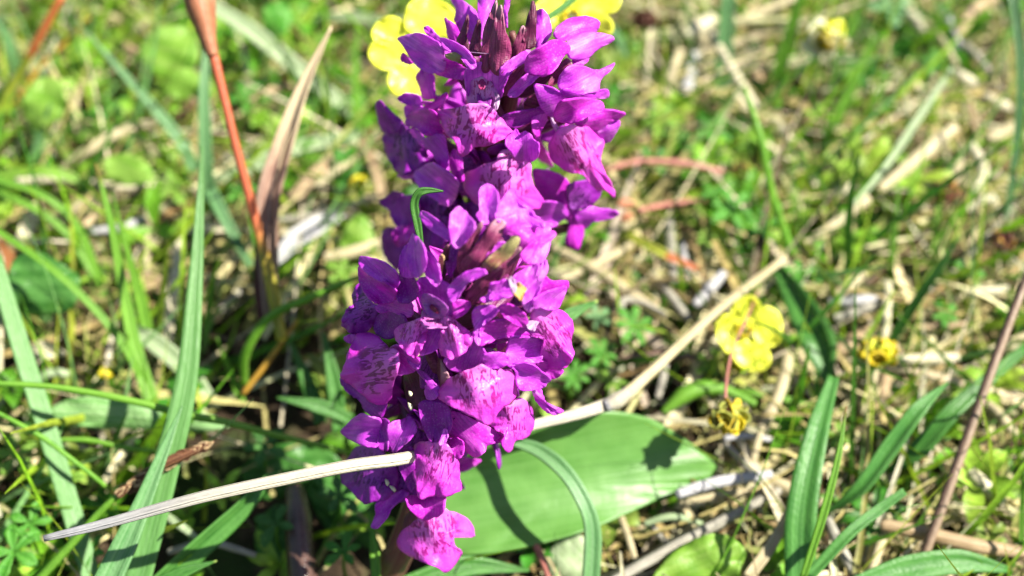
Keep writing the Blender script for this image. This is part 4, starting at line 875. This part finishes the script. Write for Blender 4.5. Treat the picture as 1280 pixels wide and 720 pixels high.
line('grass_leaf', 'deep', 'broad folded dark green leaf right of the yellow flower', 'grass blade', [(972, 335, 1.2), (998, 378, 1.4), (1022, 425, 1.4), (1036, 478, 1.0)], [14, 30, 42, 40, 10], group=GB, cup=.35)
line('grass_leaf', 'deepbl', 'broad green blade running down to the bottom edge right of centre', 'grass blade', [(1000, 740, 1.0), (1002, 640, 1.7), (1020, 545, 2.1), (1042, 470, 2.2)], [36, 38, 34, 26, 14], group=GB, cup=.22)
line('grass_leaf', 'vividt', 'narrow vivid blade in front of the broad one at the bottom', 'grass blade', [(1003, 725, 1.8), (1030, 640, 2.4), (1048, 570, 2.8), (1058, 508, 3.1)], [8, 10, 7, 1], group=GB)
line('grass_leaf', 'deepbl', 'folded blue-green blade slanting up on the lower right', 'grass blade', [(1032, 642, 1.0), (1075, 610, 1.5), (1115, 556, 1.9), (1150, 510, 2.2), (1185, 478, 2.2)], [3, 18, 22, 18, 2], group=GB, cup=.4)
line('grass_leaf', 'deep', 'dark green blade behind the folded blue-green one', 'grass blade', [(1110, 590, .9), (1150, 560, 1.3), (1200, 505, 1.7), (1285, 432, 1.8)], [8, 24, 20, 12], group=GB)
line('grass_leaf', 'deepbl', 'straight blue-green blade with a blunt end near the bottom right', 'grass blade', [(1010, 722, 1.6), (1060, 668, 1.9), (1100, 636, 2.0), (1131, 614, 2.1)], [13, 14, 13, 9], group=GB)
line('grass_leaf', 'deepbl', 'wide leaf along the bottom edge at the right', 'grass blade', [(1050, 738, 1.3), (1130, 712, 1.4), (1200, 702, 1.4), (1260, 712, 1.2)], [16, 32, 30, 8], group=GB)
line('grass_leaf', 'vivid', 'yellow-green blade crossing under the folded blade', 'grass blade', [(1082, 575, .8), (1105, 612, .9), (1128, 655, .8)], [8, 9, 6], group=GB)
line('grass_leaf', 'vivid', 'thin green blade at the right edge, low down', 'grass blade', [(1277, 690, .8), (1278, 630, 1.2), (1280, 590, 1.6)], [7, 6, 4], group=GB)
line('grass_leaf', 'vivid', 'shiny green leaf left of the golden seed head', 'grass blade', [(945, 505, .9), (900, 486, 1.0), (862, 490, 1.0), (828, 516, .8)], [8, 12, 20, 20, 8], group=GB, cup=-.3)
line('grass_leaf', 'vivid', 'level green blade under the yellow flower', 'grass blade', [(905, 486, .8), (950, 492, .9), (1015, 506, .7)], [7, 8, 6], group=GB)
line('grass_leaf', 'redgr', 'green blade with an orange tip right of the rear orchid', 'grass blade', [(784, 292, 1.1), (828, 316, 1.1), (872, 336, .9)], [9, 11, 6], group=GB)
line('grass_leaf', 'straw', 'half-dead blade bending up at the bottom right of the leaf', 'grass blade', [(935, 722, 1.0), (965, 680, 1.2), (985, 640, 1.4), (992, 600, 1.6)], [14, 14, 10, 4], group=GB)
line('red_runner', 'stolon', 'upper pinkish-red runner creeping right of the rear orchid', 'runner', [(750, 214, 1.5), (800, 202, 1.4), (860, 205, 1.3), (912, 218, 1.1)], [7, 8, 9, 8], 't')
rr = empty('bud_runner', P(880, 250, 1.0)); tag(rr, 'red runner ending in small pink and cream buds beside the rear orchid', 'runner')
line('stem', 'stolon', None, None, [(882, 250, 1.0), (842, 254, 1.2), (798, 263, 1.5)], [6, 7, 7], 't', parent=rr)
for q in (((795, 256, 1.7), (772, 256, 1.8), [2, 13, 15, 4]), ((792, 270, 1.5), (776, 275, 1.5), [3, 12, 13, 4]), ((788, 282, 1.4), (778, 286, 1.4), [3, 9, 10, 3])):
    line('bud', 'redsh' if q[2][1] > 10 else 'straw', None, None, [q[0], ((q[0][0] + q[1][0]) / 2, (q[0][1] + q[1][1]) / 2 - 2, q[0][2]), q[1]], q[2], 't', parent=rr)
line('red_runner', 'stolon', 'short thick red stem lying below the broad orchid leaf', 'runner', [(668, 678, .9), (680, 705, .9), (690, 735, .9)], [9, 10, 9], 't')
line('red_runner', 'twig', 'brown runner in the shade under the long dead stalk', 'runner', [(775, 447, .8), (835, 443, .8), (905, 452, .8)], [6, 9, 7], 't')
# straws one by one: (path, width, material, label)
ST = 'pale straws lying in the litter'
straws = [
 ('857,-6,1.2 868,28,1.2 880,52,1.1', 12, 'straw', 'pale straw coming in from the top edge above the bent bright one'),
 ('858,44,1.4 876,32,1.5 894,22,1.5', 18, 'strawb', 'thick bright straw end at the top of the bent straw'),
 ('888,40,1.5 915,88,1.3 945,134,1.0', 11, 'strawb', 'bright straight straw slanting down right near the top'),
 ('888,46,1.3 868,57,1.2 848,70,1.0', 8, 'straw', 'thin straw joining the top of the bent bright one'),
 ('850,62,1.1 840,90,1.0 832,120,.8', 13, 'straw', 'left one of the two upright pale straw stubs at the top'),
 ('868,65,1.0 862,95,.9 855,124,.8', 13, 'lavgrey', 'right, greyer one of the two upright straw stubs at the top'),
 ('874,85,.8 880,100,.8 884,117,.7', 9, 'straw', 'small straw end just right of the two stubs'),
 ('918,117,.8 927,130,.8 937,146,.7', 12, 'strawb', 'short bright straw under the slanting bright one'),
 ('966,148,.8 976,160,.8 987,176,.7', 11, 'strawb', 'short bright straw right of the olive stem'),
 ('925,27,1.0 958,12,1.0 1000,-6,1.0', 10, 'straw', 'straw slanting up to the top edge left of the vivid blade'),
 ('958,60,.7 950,85,.7 944,115,.6', 16, 'strawt', 'dull tan straw between the two tall blades at the top'),
 ('1130,12,1.2 1142,24,1.2 1154,40,1.2', 13, 'strawb', 'bright chip of straw near the top right'),
 ('1100,38,.8 1104,55,.8 1107,72,.8', 14, 'strawt', 'tan straw stub below the bright chip'),
 ('1245,-2,1.4 1215,14,1.5 1198,45,1.3', 13, 'strawt', 'tan bent leaf at the top right corner'),
 ('1182,15,1.3 1195,45,1.3 1200,60,1.2', 7, 'lavgrey', 'grey straw crossing the tan bent leaf'),
 ('1172,42,1.2 1184,62,1.2 1196,82,1.1', 8, 'straw', 'thin straw in the crossed bundle at the upper right'),
 ('1204,55,1.1 1220,70,1.1 1237,90,1.0', 9, 'strawg', 'straw pointing down right from the crossed bundle'),
 ('1192,90,1.1 1205,98,1.1 1220,106,1.0', 13, 'strawb', 'short bright straw under the crossed bundle'),
 ('1228,120,1.0 1245,128,1.0 1264,137,.9', 13, 'strawb', 'bright straw near the hanging blue-green blade'),
 ('1235,172,1.0 1250,167,1.0 1268,156,.9', 15, 'straw', 'pale leaf piece beside the hanging blue-green blade, lower down'),
 ('1212,125,1.0 1217,150,1.0 1224,185,.9', 7, 'strawt', 'thin brown straw upright at the upper right'),
 ('1078,104,.8 1085,110,.8 1093,119,.8', 14, 'strawb', 'round bright straw end right of the slanting vivid blade'),
 ('1212,180,1.0 1228,212,1.1 1216,248,1.0', 14, 'strawb', 'curved cream dead leaf in the right litter'),
 ('1205,190,.9 1196,215,.9 1186,235,.8', 14, 'straw', 'cream dead leaf beside the curved one'),
 ('1208,262,.9 1225,250,1.0 1238,248,1.0 1246,262,.9', 12, 'strawb', 'looped pale leaf under the curved cream one'),
 ('1040,245,.7 1052,238,.8 1066,228,.8', 12, 'strawb', 'pale leaf chip left of the thickest straw'),
 ('836,270,.9 839,310,.9 842,355,.7', 12, 'strawg', 'upright grey straw under the red runner'),
 ('852,302,.8 856,328,.8 862,352,.7', 8, 'lavgrey', 'thin grey straw beside the upright grey one'),
 ('690,308,1.1 745,338,1.0 790,368,.9 832,396,.7', 12, 'straw', 'long pale straw slanting down right of the orchids'),
 ('700,350,.9 745,330,.9 790,305,.8', 10, 'straw', 'pale straw rising right behind the long slanting one'),
 ('815,345,.8 838,370,.8 862,402,.7', 11, 'strawg', 'grey straw ending at the long dead stalk'),
 ('905,340,1.0 888,360,.9 868,382,.8', 13, 'lavgrey', 'shiny grey straw above the long dead stalk'),
 ('776,398,.9 779,376,1.0 800,378,.9 832,394,.8', 8, 'strawg', 'hooked grey straw above the small green leaves'),
 ('832,455,.8 828,475,.8 822,498,.7', 9, 'strawg', 'short grey straw below the long dead stalk'),
 ('984,422,1.0 984,452,1.1 972,495,1.0 950,540,.8 938,575,.6', 14, 'straw', 'curved straw hanging down below the right yellow flower'),
 ('1080,342,.9 1060,358,.9 1038,374,.8', 13, 'straw', 'straw right of the folded dark leaf'),
 ('1036,378,.9 1065,376,.9 1098,372,.8', 11, 'lavgrey', 'level white-grey straw above the golden seed head'),
 ('1042,398,.8 1075,388,.8 1112,374,.7', 11, 'strawg', 'grey straw just under the level white-grey one'),
 ('1110,352,.9 1108,385,.9 1106,424,.8', 11, 'strawb', 'upright pale straw directly above the golden seed head'),
 ('1118,449,1.1 1155,449,1.1 1198,446,1.0', 12, 'strawb', 'level white straw right of the golden seed head'),
 ('1038,445,.7 1062,430,.8 1088,414,.7', 20, 'strawt', 'broad tan leaf piece left of the golden seed head'),
 ('1200,362,1.0 1232,364,1.0 1262,360,1.0', 9, 'strawb', 'level pale straw near the dark brown stem'),
 ('1148,409,.8 1175,408,.8 1208,404,.8', 7, 'strawt', 'thin tan straw over the lower right litter'),
 ('1236,438,.9 1258,430,.9 1285,418,.9', 10, 'straw', 'pale straw crossing behind the dark brown stem'),
 ('1096,458,.9 1087,485,.8 1076,518,.7', 10, 'straw', 'straw hanging down left under the golden seed head'),
 ('1108,458,.8 1106,480,.8 1100,510,.7', 12, 'strawt', 'tan straw hanging down under the golden seed head'),
 ('1232,503,1.0 1250,520,1.0 1270,545,.9', 13, 'straw', 'short curved straw right of the dark brown stem'),
 ('1100,655,1.1 1160,668,1.1 1220,682,1.1 1290,692,1.0', 18, 'strawt', 'long tan straw low on the right running to the edge'),
 ('930,592,.8 975,606,.9 1035,634,.8', 16, 'straw', 'thick straw lying right of the broad orchid leaf'),
 ('1034,648,.9 1048,680,.9 1070,722,.8', 13, 'strawg', 'grey straw pointing down under the blunt blue-green blade'),
 ('1112,644,.9 1102,675,.9 1088,716,.8', 12, 'straw', 'straw stub standing at the bottom right'),
 ('1205,585,1.0 1228,605,1.0 1255,630,.9', 18, 'strawb', 'broad cream leaf piece right of the dark stem, low down'),
 ('750,735,.9 830,690,.9 890,658,.9 975,612,.9', 13, 'strawg', 'long grey straw slanting below the broad orchid leaf'),
 ('845,618,1.1 895,603,1.1 965,592,1.1', 13, 'lavgrey', 'shiny pale straw at the tip of the broad orchid leaf'),
 ('850,628,.8 905,618,.8 955,612,.8', 9, 'straw', 'thin straw just under the shiny pale one'),
 ('905,552,.9 928,578,.9 948,600,.9 950,642,.7', 9, 'strawg', 'bent grey straw under the green seed head'),
 ('952,535,1.1 945,562,1.0 936,596,.8', 8, 'straw', 'straw crossing the bent grey one'),
 ('805,655,.8 840,646,.9 878,655,.8', 8, 'palegr', 'thin greenish straw arching below the broad leaf'),
 ('812,652,.6 822,666,.6 838,684,.5', 8, 'strawg', 'short straw under the greenish arching one'),
 ('772,636,.6 783,665,.6 795,702,.5', 8, 'straw', 'straw leaning in the shade under the broad leaf'),
 ('905,548,1.0 935,545,1.0 965,550,.9', 7, 'lavgrey', 'level grey straw at the foot of the green seed head'),
 ('155,55,1.0 195,85,1.0 248,132,.7', 9, 'strawt', 'brown straw behind the blue-green blade at the upper left'),
 ('195,153,1.2 155,163,1.3 110,188,1.2 78,212,.9', 12, 'straw', 'curved pale straw under the blue-green blade on the left'),
 ('76,152,.9 68,170,.9 56,192,.8', 10, 'straw', 'short tan straw right of the blue-green tip'),
 ('122,88,.7 98,114,.7 92,140,.7 95,172,.6', 9, 'straw', 'bent pale straw among the upper left herbs'),
 ('312,128,.9 338,113,1.0 372,107,.9', 9, 'strawt', 'brownish straw between the red stalk and the dried leaf'),
 ('20,226,1.0 85,224,1.0 140,233,1.0 190,230,.9 218,214,.8', 9, 'strawb', 'long pale straw under the reddish-backed blade'),
 ('122,246,1.0 103,255,1.0 82,268,.9', 9, 'straw', 'short straw left of the dark-tipped upright blade'),
 ('185,250,.9 184,295,.9 183,342,.8', 8, 'straw', 'thin upright straw in the left litter'),
 ('366,250,1.0 392,222,1.1 420,200,1.0 442,186,.9', 20, 'strawt', 'broad tan straw right of the dried leaf'),
 ('395,235,1.2 420,213,1.2 450,196,1.0', 9, 'straw', 'thin straw over the broad tan one'),
 ('345,275,.9 400,268,.9 472,245,.9', 8, 'strawg', 'grey straw above the shining grey leaf'),
 ('405,322,.9 440,315,.9 475,302,.9', 14, 'straw', 'straw ending against the rear orchid, above the front one'),
 ('110,290,.9 150,285,.9 185,272,.9', 11, 'lavgrey', 'grey-white straw in the middle of the left litter'),
 ('2,300,1.0 1,380,1.0 0,480,.9', 5, 'strawb', 'very thin pale straw upright at the left edge'),
 ('300,362,.8 288,376,.8 272,392,.7', 8, 'strawg', 'short grey straw right of the broad grey-green blade'),
 ('48,475,.9 65,466,1.0 86,468,.9', 11, 'palegr', 'short yellow-green stub over the left litter'),
 ('180,630,.8 215,650,.9 245,672,.8', 9, 'palegr', 'pale green straw tip below the dead stalk'),
 ('210,690,.6 260,678,.7 320,694,.6', 8, 'strawg', 'grey straw in the dark shade at the bottom'),
]
for path, wd, mat, lab in straws:
    line('straw', mat, lab, 'straw', pts(path), [wd * .8, wd, wd * 1.05, wd, wd * .7], 'b', group=ST, cup=random.uniform(-.4, -.2), wave=.12)
# yellow flowers
def yellow_flower(label, centre, petals, d, stem=None, mat='yellow'):
    r = empty('yellow_flower', P(centre[0], centre[1], d + .1)); tag(r, label, 'flower', 'yellow wild flowers')
    for i, p in enumerate(petals):
        o = pts(p); cen = np.mean(o, 0); tip = cen + (cen - np.array(centre)) * .9
        V, Fc, uv = sheet(o, lambda x, y, v: d - .10 * v, base=centre, tip=tip, fold=-.16, arch=.05, ripple=.02, seed=i + 3, rings=7)
        mesh_obj('petal', V, Fc, M[mat], r, uv, solid=.015)
    c = P(centre[0], centre[1], d - .02)
    V, Fc, uv = tube([c + FWD * .06, c, c - FWD * .08], [.10, .12, .03], 10, 8); mesh_obj('centre', V, Fc, M['yelmid'], r, uv)
    for i in range(14):
        th = i * 2.4; o = (RT * math.cos(th) + UP * math.sin(th)) * .11
        V, Fc, uv = tube([c + o * .5, c + o - FWD * .09], [.012, .012, .028], 6, 5); mesh_obj('stamen', V, Fc, M['yelmid'], r, uv)
    if stem:
        g = P(*stem); V, Fc, uv = tube([g, (g + c) / 2 + RT * .1, c + FWD * .05], [.035, .035, .03], 8, 12); mesh_obj('stem', V, Fc, M['vivid'], r, uv)
yellow_flower('yellow flower left of the tip of the rear orchid, four round petals showing', (527, 64), [
 '508,38 503,53 490,57 472,54 464,42 472,27 487,20 502,25', '512,66 505,83 487,88 469,83 460,68 466,53 482,47 503,51',
 '520,83 529,100 524,119 508,123 491,116 484,100 490,86 505,79', '540,51 520,46 507,36 506,20 512,4 525,-4 546,-1 566,11 571,26 561,46',
 '545,55 560,50 575,60 575,80 555,85 540,75'], 17.2, (520, 200, 0))
yellow_flower('yellow flower behind the right side of the rear orchid tip, at the top edge', (714, 22), [
 '708,18 704,27 690,30 675,22 668,8 690,-8 720,-8 722,8', '712,30 698,40 702,48 730,44 760,44 767,34 760,20 740,14 722,18',
 '720,14 735,-8 774,-8 772,12 752,20 735,18', '700,26 690,34 672,36 664,26 680,16', '705,-8 715,-20 740,-15 735,0 715,8'], 17.4, (720, 170, 0))
yellow_flower('yellow flower right of the long dead stalk with a thin stem hanging across', (929, 412), [
 '920,414 919,435 910,442 900,430 895,415 896,403 905,393 917,397', '942,412 940,398 946,387 961,383 975,394 978,415 971,431 955,434 943,424',
 '930,424 945,426 957,432 964,448 956,462 938,464 920,453 914,434', '924,410 912,396 920,378 936,369 949,378 946,395 936,410'], 18.4, (930, 520, 0))
yellow_flower('small greenish yellow flower half hidden under the bright right one', (925, 455), ['925,452 915,444 901,450 903,466 914,478 925,468', '925,452 936,452 946,464 934,481 918,480 915,466'], 18.6, (925, 520, 0), 'calyx')
def seed_head(label, x, y, h, rpx, tone, stalk=None):
    c = P(x, y, h); r = px2cm(rpx, c); ro = empty('seed_head', c); tag(ro, label, 'seed head', 'withered yellow flower heads')
    g = c.copy(); g[2] = -.1
    V, Fc, uv = tube([P(*q) for q in stalk] if stalk else [g + RT * .15, (g + c) / 2, c - np.array([0, 0, r * .6])], [.02, .02, .025] if stalk else [.035, .035, .05], 8, 24 if stalk else 10); mesh_obj('stem', V, Fc, M['stolon' if stalk else 'vivid'], ro, uv)
    rg = np.random.RandomState(int(x))
    for i in range(26):
        th = i * 2.4 + rg.rand(); el = rg.uniform(.2, 1.2)
        dv = np.array([math.cos(th) * math.cos(el), math.sin(th) * math.cos(el), math.sin(el)])
        b0 = c - np.array([0, 0, r * .5]); tp = b0 + dv * r * rg.uniform(.9, 1.4)
        V, Fc, uv = ribbon([b0, (b0 + tp) / 2 + dv * .02 + rg.randn(3) * r * .12, tp + rg.randn(3) * r * .1], [r * .4, r * 1.1, r * .9, r * .3], n=7, cup=.25, roll=rg.uniform(-60, 60))
        mesh_obj('withered_petal' if i % 3 else 'sepal', V, Fc, M[tone[i % len(tone)]], ro, uv, solid=.012)
seed_head('golden brown withered flower head in the right litter', 1100, 438, 1.7, 20, ['withered', 'yelmid', 'yellow', 'yelmid'])
seed_head('yellow-green nodding seed head right of the broad orchid leaf, red stalk over the yellow flower', 912, 520, 16.5, 22, ['withered', 'calyx', 'yelmid', 'calyx'], [(952, 350, .3), (936, 392, 17.6), (915, 440, 17.1), (907, 490, 16.6), (912, 520, 16.5)])
seed_head('pale yellow withered flower at the top right', 1030, 44, 2.1, 25, ['pollen', 'yellow', 'pollen', 'yelmid'])
seed_head('reddish brown seed head in the upper right litter', 1182, 236, 1.4, 15, ['sedge', 'stolon', 'orange'])
seed_head('small reddish seed head near the right edge', 1253, 300, 1.3, 13, ['stolon', 'sedge', 'orange'])
seed_head('dark brown seed head at the top edge right of the orchids', 806, 22, 1.6, 14, ['sedge', 'sedge', 'driedbk'])
seed_head('tiny yellow bud in the shade on the left', 131, 466, 1.0, 8, ['yelmid', 'yellow'])
seed_head('lime and red bud beside the upper red runner', 928, 212, 1.3, 13, ['calyx', 'redleaf', 'calyx'])
seed_head('small yellow bud left of the rear orchid', 449, 226, 1.2, 9, ['yelmid', 'yellow'])
# small palmate herbs, each a plant
HG = 'small five-leaved herbs in the undergrowth'
def herb_plant(label, x, y, h, rpx, n, mat, wk=.36, tilt=(0, -.2)):
    c = P(x, y, h); r = px2cm(rpx, c); ro = empty('small_herb', c); tag(ro, label, 'herb', HG)
    rg = np.random.RandomState(int(x * 3 + y)); nr = np.array([tilt[0] + rg.randn() * .12, tilt[1] + rg.randn() * .12, 1.0]); nr /= np.linalg.norm(nr)
    a = np.cross(nr, (0, 1, 0)); a /= np.linalg.norm(a); b = np.cross(nr, a); o0 = rg.rand() * 6
    for i in range(n):
        th = o0 + 2 * math.pi * i / n + rg.uniform(-.15, .15); dv = a * math.cos(th) + b * math.sin(th); L = r * rg.uniform(.8, 1.15)
        sd = np.cross(nr, dv); Vv = []; uvv = []; A = 5; m = 9
        for j in range(m):
            s = j / (m - 1); wq = L * wk * np.interp(s, [0, .3, .65, .85, 1], [.15, .6, 1, .75, .08]) / 2 * (1 + .12 * (j % 2))
            for k in range(A):
                q = k / (A - 1) * 2 - 1
                Vv.append(c + dv * L * s + nr * (L * .35 * s * (1.1 - s) + abs(q) * wq * .45) + sd * q * wq); uvv.append((k / (A - 1), s))
        Fc = [[j * A + k, j * A + k + 1, (j + 1) * A + k + 1, (j + 1) * A + k] for j in range(m - 1) for k in range(A - 1)]
        mesh_obj('leaflet', Vv, Fc, M[mat], ro, uvv, solid=.012)
    g = c.copy(); g[2] = -.15; V, Fc, uv = tube([g, (g + c) / 2 + a * .05, c], [.025, .025, .02], 6, 6); mesh_obj('stem', V, Fc, M['vivid'], ro, uv)
herbs = [
 (915, 262, 1.5, 34, 6, 'lfgreen', 'largest dark green five-fingered herb right of the red runner'),
 (893, 242, 1.3, 22, 5, 'lfgreen', 'green herb at the end of the red runner with buds'),
 (882, 298, 1.0, 17, 5, 'lime', 'small bright herb low beside the upright grey straw'),
 (952, 282, 1.3, 26, 5, 'lfgreen', 'green herb at the foot of the olive stem'),
 (1000, 345, 1.2, 30, 6, 'lfgreen', 'dark herb at the far end of the long dead stalk'),
 (792, 408, 1.2, 28, 7, 'lfgreen', 'star-shaped herb above the long dead stalk near the front orchid'),
 (748, 398, .9, 20, 5, 'bluegr', 'bluish herb right of the front orchid'),
 (752, 442, .9, 24, 7, 'lfgreen', 'fine-leaved herb just right of the striped side lip'),
 (718, 470, .8, 24, 7, 'lfgreen', 'fine-leaved herb close under the side lip'),
 (765, 478, .8, 20, 6, 'lime', 'fine-leaved herb just above the bend of the dead stalk'),
 (825, 152, 1.2, 26, 5, 'lime', 'bright herb right of the rear orchid below the upright stubs'),
 (890, 165, .9, 28, 5, 'lfgreen', 'dark blurred herb below the bright slanting straw'),
 (845, 175, .7, 20, 5, 'lfgreen', 'small dark herb beside the bright one under the stubs'),
 (935, 180, .8, 22, 5, 'lime', 'lime herb above the lime and red bud'),
 (1000, 208, .7, 22, 5, 'lime', 'flat lime herb between the olive stem and the thick straw'),
 (1115, 12, 1.2, 34, 5, 'bluegr', 'dark bluish herb at the top right edge'),
 (1170, 78, 1.0, 24, 5, 'lfgreen', 'green herb left of the crossed straw bundle'),
 (1140, 232, .9, 22, 5, 'lime', 'lime herb left of the reddish brown seed head'),
 (1170, 330, .7, 24, 6, 'lfgreen', 'green herb right of the pointed dark blade'),
 (1210, 342, .8, 22, 5, 'lfgreen', 'green herb near the right edge below the small seed head'),
 (1065, 300, .7, 18, 5, 'lime', 'small herb just below the broken pale straw'),
 (1180, 395, .9, 20, 5, 'lfgreen', 'curled green herb left of the dark brown stem'),
 (1050, 545, .9, 20, 5, 'lime', 'herb between the broad blade and the folded one'),
 (890, 455, .8, 22, 5, 'lime', 'yellow-green herb under the right yellow flower'),
 (18, 690, 1.2, 40, 5, 'lfgreen', 'vivid herb in the bottom left corner'),
 (38, 655, 1.1, 28, 5, 'lfgreen', 'green herb above the corner one at the left'),
 (80, 600, 1.0, 26, 5, 'lime', 'bright herb behind the wide left blade'),
 (20, 570, .9, 28, 5, 'lime', 'lime herb at the left edge under the thin stem'),
 (115, 690, .9, 24, 5, 'lfgreen', 'herb between the two grey-green blades at the bottom'),
 (285, 35, 1.0, 28, 5, 'lfgreen', 'blurred herb just right of the red sheath'),
 (355, 30, 1.0, 34, 5, 'lime', 'bright blurred herb at the top left of the yellow flower'),
 (310, 120, .9, 30, 5, 'lfgreen', 'dark herb between the red stalk and the pale blade'),
 (200, 70, 1.1, 32, 5, 'lime', 'leafy herb among the bright leaves at the top left'),
 (140, 140, .8, 28, 5, 'lfgreen', 'herb under the blue-green blade at the upper left'),
 (110, 80, .9, 24, 5, 'lime', 'pale herb left of the blue-green blade'),
 (215, 235, 1.0, 30, 5, 'lime', 'lime herb left of the top of the broad grey-green blade'),
 (120, 165, .8, 24, 5, 'lime', 'small lime herb above the curved pale straw'),
 (15, 130, .8, 24, 5, 'lfgreen', 'herb at the left edge under the red and green stalk'),
 (395, 200, .7, 22, 5, 'lime', 'herb right of the dried leaf'),
 (400, 60, .9, 26, 5, 'lime', 'pale herb above the tip of the dried leaf'),
 (430, 340, .9, 24, 5, 'lime', 'herb touching the left side of the front orchid'),
 (300, 240, .8, 22, 5, 'lfgreen', 'herb behind the middle of the red stalk'),
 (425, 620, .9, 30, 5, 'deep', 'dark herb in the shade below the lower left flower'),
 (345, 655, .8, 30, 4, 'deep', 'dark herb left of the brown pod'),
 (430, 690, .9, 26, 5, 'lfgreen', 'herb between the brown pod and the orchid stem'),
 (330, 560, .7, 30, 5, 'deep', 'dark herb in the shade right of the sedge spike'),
 (240, 470, .8, 24, 5, 'lfgreen', 'herb behind the middle of the grey-green blade'),
]
for x, y, h, r, n, mat, lab in herbs: herb_plant(lab, x, y, h, r, n, mat, .34 if n > 5 else .45)
